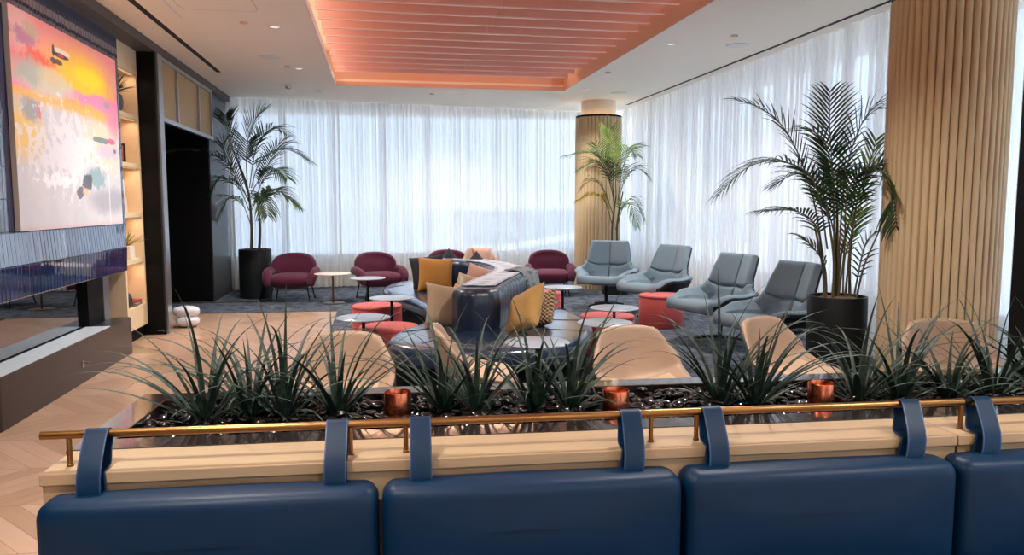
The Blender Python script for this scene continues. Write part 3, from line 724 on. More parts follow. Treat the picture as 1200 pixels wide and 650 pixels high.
while npb < 285 and tries < 20000:
    tries += 1
    s = rnd.uniform(.16, 4.1); t = .17 + .15 + rnd.random() ** 1.1 * .49
    if any(math.hypot(s - a, t - b) < .092 for a, b in cups): continue
    if any(math.hypot(s - a, t - b) < .045 for a, b in plants): continue
    if any(math.hypot(s - a, t - b) < .046 for a, b in placed): continue
    placed.append((s, t)); p = B(s, t, .722 + rnd.uniform(0, .016)); o = bpy.data.objects.new('pebble', pm[npb % 4]); col.objects.link(o)
    o.location = p; o.rotation_euler = (rnd.uniform(-.45, .45), rnd.uniform(-.45, .45), rnd.uniform(0, 6.28))
    tag(o, 'smooth glossy black pebble lying in the planter box', 'pebble', 'black pebbles in the planter'); npb += 1
cl = ['copper candle cup between the first and second navy cushion straps', 'copper candle cup in the middle of the planter, behind the second cushion', 'copper candle cup before the tall potted palm and slatted column']
for (s, t), lb in zip(cups, cl):
    bm = lat([(.054, .705), (.056, .712), (.056, .812), (.0545, .815), (.053, .812), (.052, .745), (.0001, .743)], seg=36, cap1=False)
    o = obj('candle_cup', bm, 'copper'); o.location = B(s, t); tag(o, lb, 'candle holder', 'copper candle cups')

# spear-leaved plants
def spear_plant(c, leaves, label, seed):
    r = random.Random(seed); bm = BM()
    for (az, el, L, droop, w) in leaves:
        n = 11; d0 = Vector((math.cos(az) * math.cos(el), math.sin(az) * math.cos(el), math.sin(el))); side = Vector((-math.sin(az), math.cos(az), 0))
        p = Vector((math.cos(az) * .012, math.sin(az) * .012, -.03)); e = el; sections = []; curl = r.uniform(-.25, .25)
        for i in range(n + 1):
            f = i / n
            ww = w * (0.75 + .25 * math.sin(PI * min(1, f * 1.6))) * (1 - f ** 2.4) + .0006
            dd = Vector((math.cos(az) * math.cos(e), math.sin(az) * math.cos(e), math.sin(e))); nrm = side.cross(dd); th = ww * .42
            sections.append(ring(bm, [p + side * ww, p + side * ww * .55 - nrm * th * .8, p - side * ww * .55 - nrm * th * .8, p - side * ww, p + nrm * (-th * .15)]))
            p = p + dd * (L / n); e -= droop / n * (0.35 + 1.5 * f); az += curl / n
        for a, b in zip(sections, sections[1:]): bridge(bm, a, b)
        bm.faces.new(sections[0][::-1]); bm.faces.new(sections[-1])
    o = obj('spear_leaf_plant', bm, 'spear', ang=70); o.location = c; o.rotation_euler = (0, 0, BA)
    tag(o, label, 'plant', 'spear-leaved plants in the planter'); return o
plab = ['spiky dark green plant at the open corner of the planter', 'second spiky plant from the planter corner, arching over the floor', 'tall spiky plant with one upright leaf near the planter corner',
        'spiky plant in front of the tan chair by the wood floor', 'spiky plant just right of the first copper cup', 'spiky plant in front of the sideways tan chair seat', 'spiky plant in front of the round table beside the sofa',
        'spiky plant between sofa table and middle copper cup', 'tall spiky plant right of the middle copper cup', 'spiky plant with leaves arching towards the right copper cup',
        'spiky plant just right of the third copper cup', 'spiky plant in front of the slatted column base', 'spiky plant in front of the tan chair by the slatted column', 'spiky plant before the column edge and black pillar', 'last spiky plant at the pillar end of the planter']
for i, ((s, t), lb) in enumerate(zip(plants, plab)):
    r = random.Random(100 + i); lv = []
    big = 1.0 if i in (0, 1, 2, 3, 8, 9) else .88
    for k in range(20):
        az = k * 2.4 + r.uniform(-.3, .3); f = (k + .5) / 20
        el = R(86 - 46 * f + r.uniform(-10, 8)); L = big * r.uniform(.36, .66) * (1.0 if f < .75 else .8)
        lv.append((az, el, L, r.uniform(.35, 1.7), r.uniform(.0085, .013)))
    for k in range(8): lv.append((r.uniform(0, 6.28), R(r.uniform(15, 45)), r.uniform(.14, .24), r.uniform(.1, .5), .012))
    for k in range(3): lv.append((r.choice((0, PI)) + r.uniform(-.5, .5), R(r.uniform(48, 66)), r.uniform(.52, .7), r.uniform(.9, 1.7), .0115))
    if i == 2: lv.append((1.2, R(88), .58, .05, .011)); lv.append((.2, R(66), .62, .7, .011))
    if i == 0: lv += [(PI, R(48), .62, 1.3, .014), (PI * .9, R(52), .6, 1.5, .013), (PI * 1.05, R(35), .55, .7, .012)]
    if i == 1: lv += [(PI * .95, R(62), .66, 1.5, .013), (.2, R(60), .6, 1.1, .013)]
    if i == 7: lv += [(.5, R(68), .6, .35, .012)]
    if i == 8: lv += [(1.5, R(86), .62, .1, .012), (PI * 1.1, R(60), .55, 1.0, .012)]
    if i == 9: lv += [(.1, R(58), .6, 1.5, .013), (-.2, R(50), .58, 1.2, .013), (.3, R(64), .62, 1.5, .012)]
    if i == 13: lv += [(.2, R(48), .52, .2, .011)]
    spear_plant(B(s, t, .722), lv, lb, i)

# ------------------------------------------------------------------ potted palms
CAMR = Vector((math.cos(math.atan2(157, 904.2)), -math.sin(math.atan2(157, 904.2)), 0)); CAMF = Vector((-CAMR.y, CAMR.x, 0))
def frond(bm, stem, pts, ll, nl, seed, wid=.013, droop=.35, start=.22, flat=False):
    r = random.Random(seed); P = catmull(pts, 16); n = len(P)
    tube(stem, P[:int(n * .97)], [.0085 * (1 - .75 * i / n) for i in range(int(n * .97))], 6)
    acc = [0.0]
    for a, b in zip(P, P[1:]): acc.append(acc[-1] + (b - a).length)
    tot = acc[-1]
    def at(f):
        x = f * tot
        for i in range(n - 1):
            if acc[i + 1] >= x:
                k = (x - acc[i]) / max(1e-6, acc[i + 1] - acc[i]); return P[i].lerp(P[i + 1], k), (P[i + 1] - P[i]).normalized()
        return P[-1], (P[-1] - P[-2]).normalized()
    for i in range(nl):
        f = start + (1 - start) * (i + .5) / nl; p, d = at(f)
        sd = d.cross(Vector((0, 0, 1)))
        if sd.length < .2: sd = CAMR.copy()
        sd.normalize(); up = sd.cross(d)
        L = ll * (math.sin(PI * (.12 + .80 * (f - start) / (1 - start))) ** .7) * r.uniform(.85, 1.1)
        for sgn in (-1, 1):
            fw = .55 + .6 * f; dirv = (sd * sgn * .9 + d * fw + up * r.uniform(.05, .3)).normalized()
            q = p.copy(); prev = None; seg = 5
            for k in range(seg + 1):
                t = k / seg; w = wid * math.sin(PI * (.12 + .88 * t) * .97) ** .8 if t < 1 else .0008
                w = wid * min(1, .35 + 2.6 * t) * (1 - t ** 2.2) + .0006
                ax = dirv.cross(up).normalized(); nn = ax.cross(dirv)
                a, c, b = bm.verts.new(q + ax * w + nn * w * .35), bm.verts.new(q), bm.verts.new(q - ax * w + nn * w * .35)
                if prev:
                    bm.faces.new((prev[0], prev[1], c, a)); bm.faces.new((prev[1], prev[2], b, c))
                prev = (a, c, b); q = q + dirv * (L / seg); dirv = (dirv + Vector((0, 0, -droop * (.3 + t) * r.uniform(.7, 1.2)))).normalized()
def palm(label, loc, pot, stems, fronds, seed, mats=('palm', 'stem')):
    o = thing('potted_palm', label, 'plant', loc, 0, 'potted palms')
    rt, rb, h = pot
    obj('pot', lat([(rb * .93, 0), (rb, .02), (rt * 1.01, h * .45), (rt, h - .01), (rt - .004, h), (rt - .02, h), (rt - .022, h - .04), (.0001, h - .05)], seg=44, cap1=False), 'pot', o)
    sb = BM(); rr = random.Random(seed); rows = []
    for k, q in enumerate((.98, .75, .5, .25)): rows.append(ring(sb, [(q * (rt - .023) * math.cos(2 * PI * j / 28), q * (rt - .023) * math.sin(2 * PI * j / 28), h - .03 + .03 * (1 - q) + rr.uniform(-.008, .008)) for j in range(28)]))
    for a, b in zip(rows, rows[1:]): bridge(sb, a, b)
    sb.faces.new(rows[-1]); obj('soil', sb, 'soil', o)
    V = lambda q: CAMR * q[0] + CAMF * q[1] + Vector((0, 0, q[2]))
    st = BM()
    for pts, r0, r1 in stems:
        P = catmull([V(q) for q in pts], 8); tube(st, P, [r0 + (r1 - r0) * i / (len(P) - 1) for i in range(len(P))], 8)
    bms = {}
    for i, f in enumerate(fronds):
        m = f.get('m', mats[0]); bm = bms.setdefault(m, BM())
        frond(bm, st, [V(q) for q in f['p']], f['l'], f.get('n', 26), seed * 50 + i, f.get('w', .009), f.get('d', .3), f.get('s', .25))
    obj('stem', st, mats[1], o)
    for m, bm in bms.items():
        obj('foliage', bm, m, o, ang=180)
    return o
# near palm in front of the slatted column: coordinates in metres, x across, y away, z up from the floor
s = 137.0
def q(px, py, dy=0.0): return ((px - 985) / s, dy, .80 + (346 - py) / s)
palm('tall palm in a charcoal pot beside the slatted column and the blue-grey chairs', (3.93, 6.06, 0), (.245, .25, .80),
     [([q(970, 350), q(966, 310), q(955, 265)], .016, .009), ([q(985, 350, .05), q(985, 290, .05), q(982, 220, .05)], .018, .010), ([q(1000, 350), q(998, 310), q(1000, 260)], .015, .008), ([q(976, 350, -.06), q(974, 300, -.08), q(962, 240, -.1)], .014, .008),
      ([q(992, 350, .1), q(994, 300, .12), q(1008, 240, .14)], .013, .007), ([q(1004, 352, -.05), q(1010, 310, -.08), q(1024, 270, -.1)], .010, .006)],
     [dict(p=[q(966, 300), q(950, 225), q(922, 160), q(890, 128), q(856, 116)], l=.34, n=30, d=.18),
      dict(p=[q(968, 290, -.05), q(945, 215, -.15), q(905, 190, -.25), q(862, 196, -.3), q(826, 228, -.32)], l=.36, n=34, d=.35, w=.0092),
      dict(p=[q(960, 300, -.1), q(945, 262, -.2), q(915, 245, -.3), q(872, 246, -.35)], l=.30, n=24, d=.3),
      dict(p=[q(984, 345, .05), q(982, 280, .05), q(976, 200, .05), q(968, 150, 0), q(965, 106, -.02)], l=.36, n=22, d=.16, s=.52, w=.0096),
      dict(p=[q(986, 345, 0), q(985, 270, .0), q(985, 190, -.1), q(1000, 135, -.2), q(1022, 140, -.28), q(1034, 215, -.3)], l=.42, n=32, d=.35, s=.42, w=.0096),
      dict(p=[q(998, 345, .05), q(1000, 290, .05), q(1010, 230, .1), q(1024, 190, .12), q(1030, 160, .12)], l=.34, n=18, d=.15, s=.42, w=.012, m='palmfresh'),
      dict(p=[q(990, 346, -.06), q(992, 290, -.1), q(994, 220, -.2), q(1008, 195, -.3), q(1030, 215, -.36), q(1040, 262, -.38)], l=.40, n=32, d=.45, s=.42, w=.010),
      dict(p=[q(984, 346, -.04), q(985, 290, -.1), q(975, 225, -.28), q(985, 200, -.45), q(1002, 215, -.6), q(1006, 262, -.66)], l=.40, n=34, d=.5, s=.42, w=.010),
      dict(p=[q(988, 345, .06), q(985, 280, .1), q(975, 215, .3), q(955, 200, .45), q(930, 215, .6)], l=.36, n=28, d=.3, s=.42, w=.012),
      dict(p=[q(996, 345, .08), q(998, 300, .1), q(1012, 262, .15), q(1024, 245, .2)], l=.24, n=14, d=.2, s=.42, w=.012, m='palmfresh'),
      dict(p=[q(972, 348, 0), q(968, 310, 0), q(950, 285, .0), q(935, 275, 0)], l=.24, n=14, d=.3, s=.42, w=.012, m='palmfresh'),
      dict(p=[q(978, 346, -.04), q(975, 280, -.05), q(966, 200, -.12), q(945, 160, -.2), q(915, 155, -.26)], l=.32, n=24, d=.25, s=.42),
      dict(p=[q(1004, 352, 0), q(1014, 290, 0), q(1026, 272, .0), q(1040, 270, 0)], l=.18, n=12, d=.2, w=.008)], 3)
# corner palm by the alcove
s2 = 66.5
def q2(px, py, dy=0.0): return ((px - 290) / s2, dy, .83 + (293 - py) / s2)
palm('tall palm in a charcoal pot in the corner beside the dark alcove', (-2.06, 13.5, 0), (.265, .265, .83),
     [([q2(286, 295), q2(287, 262), q2(284, 225), q2(272, 190)], .026, .014), ([q2(294, 295, .03), q2(296, 265, .03), q2(292, 232, .03)], .026, .013)],
     [dict(p=[q2(285, 240), q2(270, 200, -.25), q2(240, 186, -.65), q2(202, 196, -1.0)], l=.52, n=28, d=.4, w=.014),
      dict(p=[q2(284, 230), q2(272, 190), q2(264, 160), q2(262, 145)], l=.55, n=24, d=.12, s=.35, w=.013),
      dict(p=[q2(284, 230), q2(284, 185), q2(292, 155), q2(306, 138)], l=.5, n=26, d=.15, s=.35, w=.013),
      dict(p=[q2(286, 225), q2(296, 178), q2(316, 160, -.1), q2(334, 168, -.2)], l=.46, n=26, d=.3, w=.013),
      dict(p=[q2(288, 225), q2(300, 195), q2(325, 182, .1), q2(352, 195, .1)], l=.46, n=28, d=.3, w=.013),
      dict(p=[q2(290, 245), q2(302, 215), q2(322, 205, -.3), q2(338, 216, -.5)], l=.46, n=26, d=.4, w=.013),
      dict(p=[q2(285, 250), q2(274, 225), q2(262, 215, -.3), q2(252, 232, -.5)], l=.44, n=24, d=.4, w=.013),
      dict(p=[q2(294, 262), q2(302, 238), q2(318, 228, -.1), q2(342, 246, -.1)], l=.46, n=28, d=.45, w=.02, m='palmfresh'),
      dict(p=[q2(292, 262), q2(298, 240), q2(308, 232, -.4), q2(318, 255, -.6)], l=.44, n=24, d=.5, w=.014),
      dict(p=[q2(286, 265), q2(278, 244), q2(268, 236, -.2), q2(258, 258, -.3)], l=.40, n=22, d=.5, w=.013, m='palmfresh'),
      dict(p=[q2(286, 240), q2(270, 215, .1), q2(255, 180, .15), q2(256, 170, .15)], l=.42, n=22, d=.25, w=.012),
      dict(p=[q2(288, 230), q2(300, 200, .3), q2(310, 175, .5), q2(325, 172, .6)], l=.46, n=24, d=.25, w=.012)], 5)
# palm between far column and side curtain
s3 = 68.0
def q3(px, py, dy=0.0): return ((px - 722) / s3, dy, .83 + (301 - py) / s3)
palm('palm behind the far blue-grey lounge chair, in front of the far slatted column', (4.1, 12.98, 0), (.22, .23, .78),
     [([q3(718, 303), q3(718, 275), q3(722, 240)], .022, .012), ([q3(724, 303), q3(724, 270), q3(730, 235)], .02, .012)],
     [dict(p=[q3(720, 260), q3(718, 215), q3(716, 180), q3(710, 148)], l=.30, n=22, d=.15, s=.5, w=.011, m='palmfresh'),
      dict(p=[q3(720, 250), q3(712, 205), q3(692, 190, -.1), q3(660, 194, -.2)], l=.42, n=28, d=.35, w=.011),
      dict(p=[q3(720, 250), q3(712, 215), q3(698, 200, -.2), q3(676, 210, -.3)], l=.42, n=24, d=.4, w=.011),
      dict(p=[q3(724, 245), q3(730, 205), q3(742, 185), q3(755, 182)], l=.40, n=24, d=.25, w=.0095, m='palmfresh'),
      dict(p=[q3(724, 250), q3(732, 222), q3(746, 208), q3(760, 218)], l=.38, n=24, d=.4, w=.0095),
      dict(p=[q3(722, 240), q3(722, 205), q3(732, 185, -.3), q3(740, 195, -.5)], l=.4, n=24, d=.3, w=.011, m='palmfresh'),
      dict(p=[q3(720, 245), q3(708, 205), q3(700, 180, .2), q3(692, 178, .3)], l=.36, n=22, d=.25, w=.0095),
      dict(p=[q3(718, 275), q3(708, 245), q3(695, 238, -.1), q3(674, 246, -.1)], l=.30, n=20, d=.5, w=.02, m='palmyellow'),
      dict(p=[q3(724, 275), q3(732, 250), q3(744, 245), q3(755, 268)], l=.36, n=22, d=.5, w=.0095),
      dict(p=[q3(722, 280), q3(728, 255), q3(736, 250, -.3), q3(742, 275, -.4)], l=.36, n=20, d=.5, w=.011, m='palmfresh'),
      dict(p=[q3(720, 265), q3(705, 230), q3(692, 222), q3(680, 232)], l=.34, n=22, d=.4, w=.0095)], 9, ('palm', 'stem'))

# ------------------------------------------------------------------ burgundy armchairs (front towards -y)
def burgundy(loc, rz, label):
    o = thing('armchair', label, 'armchair', loc, rz, 'burgundy armchairs')
    # arched back: half disc outline with thickness, curved
    bm = BM(); rows = []; nn = 40
    def outl(f):
        pts = []
        for k in range(nn):
            a = 2 * PI * k / nn; x = math.cos(a); z = math.sin(a)
            e = 2.6 if z > 0 else 5.0
            d = (abs(x) ** e + abs(z) ** e) ** (-1 / e); pts.append((x * d, z * d))
        return pts
    for yy, sc_ in ((-.075, .80), (-.085, .90), (-.06, .975), (-.02, 1.0), (.03, 1.0), (.065, .96), (.085, .86), (.08, .7)):
        rows.append(ring(bm, [(x * .36 * sc_, yy + .20 + .10 * (.56 + z * .22 * sc_ - .34) * 1.2 - .10 * (x * sc_) ** 2, .545 + z * .225 * (sc_ if z > 0 else 1)) for x, z in outl(0)]))
    for a, b in zip(rows, rows[1:]): bridge(bm, a, b)
    for rr, pull in ((rows[0], -1), (rows[-1], 1)):
        c = Vector((0, 0, 0))
        for v_ in rr: c += v_.co
        c /= nn; c.y += .012 * pull
        inner = ring(bm, [c.lerp(v_.co, .55) + Vector((0, .006 * pull, 0)) for v_ in rr]); bridge(bm, inner, rr) if pull < 0 else bridge(bm, rr, inner); bm.faces.new(inner)
    obj('backrest', bm, 'burg', o, ang=80)
    sb = BM(); superell(sb, (0, -.08, .33), (.37, .335, .125), 3.2, 36, 16, lambda p: Vector((p.x * (1 - .14 * max(0, (.36 - p.z) / .2)), p.y * (1 - .10 * max(0, (.36 - p.z) / .2)), p.z))); obj('seat', sb, 'burg', o, ang=80)
    for sg in (-1, 1):
        ab = BM(); P = catmull([Vector((sg * .34, .20, .46)), Vector((sg * .37, .05, .475)), Vector((sg * .38, -.12, .465)), Vector((sg * .365, -.26, .43)), Vector((sg * .35, -.33, .36)), Vector((sg * .335, -.34, .27))], 6)
        n = len(P); tube(ab, P, [(.072 if i < n * .7 else .072 - .02 * (i - n * .7) / (n * .3)) * (1 if 0 < i < n - 1 else .7) for i in range(n)], 16); obj('arm', ab, 'burg', o, ang=80)
    for x in (-.3, .3):
        for y in (-.3, .2):
            lb = BM(); tube(lb, [(x * .9, y * .9, .24), (x * 1.05, y * 1.05, 0.008)], .011, 8); obj('leg', lb, 'blackmetal', o)
    return o
A0 = burgundy((-1.40, 13.02, .009), R(-4), 'burgundy armchair beside the corner palm, nearest the dark alcove')
def bdup(loc, rz, lb): return dup(A0, loc, rz, lb)
bdup((-.02, 13.05, .009), R(18), 'burgundy armchair between two small round tables, turned towards the sofa')
bdup((1.2, 13.45, .009), R(0), 'burgundy armchair mostly hidden behind the sofa cushions')
bdup((2.93, 13.05, .009), R(-6), 'burgundy armchair beside the far slatted column')

# ------------------------------------------------------------------ blue-grey lounge chairs (front towards -y)
LP = [(0, (-.46, .385)), (.06, (-.45, .43)), (.16, (-.34, .435)), (.32, (-.12, .41)), (.44, (.06, .385)), (.52, (.16, .40)), (.60, (.225, .47)), (.70, (.275, .60)), (.85, (.345, .80)), (1.0, (.42, 1.0))]
def prof(tab, u):
    P = [Vector((a[1][0], a[1][1], 0)) for a in tab]; xs = [a[0] for a in tab]
    for i in range(len(xs) - 1):
        if u <= xs[i + 1] or i == len(xs) - 2:
            t = (u - xs[i]) / (xs[i + 1] - xs[i]); p0 = P[max(0, i - 1)]; p1 = P[i]; p2 = P[i + 1]; p3 = P[min(len(P) - 1, i + 2)]
            v = .5 * (2 * p1 + (p2 - p0) * t + (2 * p0 - 5 * p1 + 4 * p2 - p3) * t * t + (3 * p1 - p0 - 3 * p2 + p3) * t ** 3)
            return v.x, v.y
def loungeS(u, v):
    y, z = prof(LP, u); w = interp([(0, .35), (.15, .39), (.35, .48), (.55, .48), (.68, .37), (.8, .335), (1, .295)], u)
    a = abs(v)
    arm = interp([(0, .0), (.10, .04), (.28, .15), (.5, .21), (.66, .11), (.75, .04), (1, .02)], u)
    wing = interp([(0, 0), (.45, 0), (.62, .13), (.8, .15), (1, .13)], u)
    k = max(0, (a - .45) / .55)
    x = v * w
    z2 = z + arm * k ** 1.4; y2 = y - wing * a ** 1.25
    if u > .93: z2 -= .03 * ((u - .93) / .07) * a ** 6
    if u < .1: y2 += .06 * a ** 4 * (1 - u / .1)
    return (x, y2, z2)
def sm(x): return max(0, min(1, x))
def loungeT(u, v):
    e = min(sm((1 - abs(v)) / .10), sm(u / .05), sm((1 - u) / .05)); e = math.sqrt(max(0, 1 - (1 - e) ** 2))
    t = .012 + .05 * e
    g = 1.0
    if u > .45: g = min(g, sm(abs(v) / .055) * .75 + .25)                   # centre seam of the back
    g = min(g, sm(abs(u - .715) / .018) * .7 + .3)                         # seam between upper pads and lower shell
    if .1 < u < .62: g = min(g, sm(abs(abs(v) - .62) / .05) * .6 + .4)     # seams beside the arms
    return t * g
def lounge(loc, rz, label):
    o = thing('lounge_chair', label, 'lounge chair', loc, rz, 'blue-grey lounge chairs')
    obj('upholstery', shellmesh(loungeS, 64, 44, lambda u, v: loungeT(u, v), lambda u, v: -.004), 'bluegrey', o, ang=80)
    obj('shell', shellmesh(lambda u, v: loungeS(.03 + .95 * u, v * .97), 30, 22, lambda u, v: -.006, lambda u, v: -.028 - .05 * (1 - v * v) * interp([(0, .2), (.35, 1), (.6, .8), (1, .05)], u)), 'shell', o, ang=80)
    bs = lat([(.028, .05), (.028, .30), (.09, .36)], seg=16, c=(0, .02)); obj('pedestal', bs, 'blackmetal', o)
    for k in range(4):
        a = PI / 4 + k * PI / 2; fb = BM(); tube(fb, [(0, .02, .06), (.16 * math.cos(a), .02 + .16 * math.sin(a), .045), (.32 * math.cos(a), .02 + .32 * math.sin(a), .016)], [.022, .018, .014], 8); obj('foot', fb, 'blackmetal', o)
    return o
L0 = lounge((3.46, 11.4, .009), R(-28), 'blue-grey lounge chair in front of the far column, facing the planter')
dup(L0, (3.84, 10.1, .009), R(-66), 'blue-grey lounge chair second from the far column, turned towards the sofa')
dup(L0, (3.86, 8.25, .009), R(-72), 'blue-grey lounge chair with a coral pouf tucked behind its seat')
dup(L0, (3.86, 6.98, .009), R(-79), 'blue-grey lounge chair partly hidden behind the charcoal palm pot')

# ------------------------------------------------------------------ tan shell chairs (front towards -y)
TP = [(0, (-.25, .425)), (.06, (-.245, .45)), (.2, (-.12, .455)), (.38, (.06, .44)), (.5, (.165, .46)), (.6, (.215, .53)), (.75, (.25, .64)), (1.0, (.29, .80))]
def cub(tab, x):
    xs = [t_[0] for t_ in tab]; ys = [t_[1] for t_ in tab]; n = len(xs)
    for i in range(n - 1):
        if x <= xs[i + 1] or i == n - 2:
            h = xs[i + 1] - xs[i]; t_ = max(0, min(1, (x - xs[i]) / h))
            m0 = (ys[i + 1] - ys[max(0, i - 1)]) / (xs[i + 1] - xs[max(0, i - 1)]) * h; m1 = (ys[min(n - 1, i + 2)] - ys[i]) / (xs[min(n - 1, i + 2)] - xs[i]) * h
            return ys[i] * (1 + 2 * t_) * (1 - t_) ** 2 + m0 * t_ * (1 - t_) ** 2 + ys[i + 1] * t_ * t_ * (3 - 2 * t_) + m1 * t_ * t_ * (t_ - 1)
def tanS(u, v):
    y, z = prof(TP, u); a = abs(v)
    w = cub([(0, .23), (.2, .285), (.42, .315), (.6, .31), (.8, .265), (1, .215)], u)
    arm = cub([(0, .0), (.2, .025), (.45, .10), (.6, .09), (.8, .02), (1, 0)], u); wing = cub([(0, 0), (.2, 0), (.45, .06), (.6, .10), (.8, .08), (1, .045)], u)
    k = a ** 2.0; z2 = z + arm * k; y2 = y - wing * k
    if u > .8: z2 -= .06 * ((u - .8) / .2) ** 2 * a ** 5
    if u < .12: y2 += .07 * a ** 4 * (1 - u / .12)
    return (v * w, y2, z2)
def tan_chair(loc, rz, label):
    o = thing('shell_chair', label, 'chair', loc, rz, 'tan shell chairs')
    def tf(u, v):
        e = min(sm((1 - abs(v)) / .12), sm(u / .06), sm((1 - u) / .06)); return .006 + .016 * math.sqrt(max(0, 1 - (1 - e) ** 2))
    obj('shell', shellmesh(tanS, 40, 32, tf, lambda u, v: -tf(u, v) * .6), 'beige', o, ang=80)
    def pad(u, v): return tanS(.05 + .39 * u, v * .74)
    obj('seat_pad', shellmesh(pad, 18, 18, lambda u, v: .02 + .02 * math.sqrt(max(0, 1 - (1 - min(sm((1 - abs(v)) / .2), sm(u / .15), sm((1 - u) / .15))) ** 2)), lambda u, v: .018), 'beigelit', o, ang=80)
    for x in (-1, 1):
        for y in (-1, 1):
            lb = BM(); tube(lb, [(x * .12, .0 + y * .12, .44), (x * .24, .0 + y * .24, .0)], [.013, .009], 8); obj('leg', lb, 'blackmetal', o)
    return o
T0 = tan_chair((-.24, 4.60, 0), R(-6), 'tan shell chair standing nearest the open wood floor, behind the planter')
dup(T0, (.62, 4.96, .009), R(88), 'tan shell chair turned sideways in front of the navy sofa end')
dup(T0, (1.62, 4.46, .009), R(12), 'tan shell chair in front of the round table, behind the middle copper cup')
dup(T0, (2.72, 4.70, .009), R(28), 'tan shell chair in front of the charcoal palm pot')
dup(T0, (3.70, 4.38, .009), R(-20), 'tan shell chair right before the big slatted column')
dup(T0, (1.78, 13.3, .009), R(10), 'tan shell chair far back behind the curved sofa, by the window')

# ------------------------------------------------------------------ poufs and tables
def pouf(loc, r, h, label):
    o = thing('pouf', label, 'pouf', loc, 0, 'round coral poufs')
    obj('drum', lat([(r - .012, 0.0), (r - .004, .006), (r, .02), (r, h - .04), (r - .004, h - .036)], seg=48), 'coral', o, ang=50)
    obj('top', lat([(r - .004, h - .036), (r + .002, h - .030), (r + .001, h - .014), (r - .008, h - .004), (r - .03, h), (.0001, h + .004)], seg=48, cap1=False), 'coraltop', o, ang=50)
    return o
p0 = pouf((-.03, 9.0, .009), .285, .42, 'coral pouf behind the other one, beside the sofa inner curve')
dup(p0, (.085, 7.42, .009), 0, 'coral pouf at the sofa end with a round table just behind it')
dup(p0, (2.37, 7.76, .009), 0, 'coral pouf under two grey tables by the sofa outer side')
dup(p0, (3.60, 9.42, .009), 0, 'coral pouf standing between two blue-grey lounge chairs')
dup(p0, (2.10, 9.95, .009), 0, 'coral pouf peeping out behind the grey throw on the sofa')
def table(loc, r, h, label, top='tabletop', stem='blackmetal', group='small round side tables'):
    o = thing('side_table', label, 'table', loc, 0, group)
    obj('table_top', lat([(r - .03, h - .016), (r, h - .008), (r, h - .003), (r - .004, h)], seg=48), top, o, ang=50)
    obj('stem', lat([(.016, .012), (.016, h - .016)], seg=14), stem, o)
    obj('base', lat([(r * .62, 0), (r * .62, .008), (r * .6, .012)], seg=40), 'blackmetal' if stem == 'blackmetal' else stem, o, ang=50)
    return o
table((-.73, 12.5, .009), .29, .48, 'pinkish round side table on a thin brass stem between two burgundy armchairs', 'tabletopwarm', 'brass')
table((.78, 12.75, .009), .27, .50, 'pale round side table behind the mustard pillow and sofa', 'tabletopwarm', 'brass')
table((2.23, 13.2, .009), .25, .50, 'pale round side table between tan chair and burgundy armchair at the far window', 'tabletopwarm', 'brass')
g0 = table((-.16, 10.9, .009), .245, .55, 'grey round side table in front of the turned burgundy armchair')
dup(g0, (.13, 8.58, .009), 0, 'grey round side table standing right before the rear coral pouf')
dup(g0, (-.15, 7.12, .009), 0, 'grey round side table beside the front coral pouf, behind the first tan chair')
dup(g0, (2.26, 9.30, .009), 0, 'grey round side table before the burgundy armchair near the far column')
dup(g0, (2.32, 7.36, .009), 0, 'grey round side table in front of the lounge chair nearest the far column')
dup(g0, (1.95, 6.45, .009), 0, 'grey round side table right behind the middle tan chair')
dup(g0, (1.17, 5.62, .009), 0, 'grey round side table pulled up to the sofa below the ochre pillow')

# ------------------------------------------------------------------ curved sofa
sofa = thing('curved_sofa', 'large curved navy leather sofa with a channelled backrest in the room centre', 'sofa', (1.1, 8.6, .009))
SX, SY = 1.1, 8.6
seat_out = [(.06, 6.62), (.16, 6.28), (.55, 6.06), (1.1, 6.0), (1.55, 6.15), (1.86, 6.6), (2.06, 7.25), (2.08, 7.95), (1.98, 8.7), (1.80, 9.4), (1.72, 10.2), (1.74, 11.0), (1.6, 11.7), (.9, 11.95), (.3, 11.6), (.06, 10.95), (.12, 10.2), (.36, 9.5), (.5, 8.8), (.5, 8.1), (.38, 7.5), (.16, 7.1)]
OUT = catmull([Vector((x - SX, y - SY, 0)) for x, y in seat_out], 6, True)
def inset(P, d):
    n = len(P); o = []
    for i, p in enumerate(P):
        t = (P[(i + 1) % n] - P[i - 1]).normalized(); o.append(p + Vector((-t.y, t.x, 0)) * d)
    return o
st = BM(); rs = []
for z, d in ((.25, .05), (.262, .02), (.29, 0), (.37, 0), (.40, .012), (.42, .04), (.428, .09)): rs.append(ring(st, [p + Vector((0, 0, z)) for p in inset(OUT, d)]))
for a, b in zip(rs, rs[1:]): bridge(st, a, b)
st.faces.new(rs[0][::-1]); st.faces.new(rs[-1])
obj('seat', st, 'navyseat', sofa, ang=60)
pb2 = BM(); prism(pb2, [tuple(p[:2]) for p in inset(OUT, .07)], 'z', 0, .25); obj('plinth', pb2, 'black', sofa)
# seams across the seat
def seam(pts):
    bm = BM(); tube(bm, [Vector((x - SX, y - SY, .4285)) for x, y in pts], .005, 6); obj('seam', bm, 'blackmetal', sofa)
for pts in (((1.45, 7.5), (2.0, 7.35)), ((1.6, 8.15), (2.03, 8.2)), ((1.35, 6.95), (1.85, 6.75)), ((.75, 7.3), (.2, 6.95)), ((.7, 10.9), (.55, 9.3)), ((.35, 11.0), (.12, 10.7)), ((1.05, 6.9), (1.05, 6.06)), ((.8, 7.0), (.35, 6.35))): seam(pts)
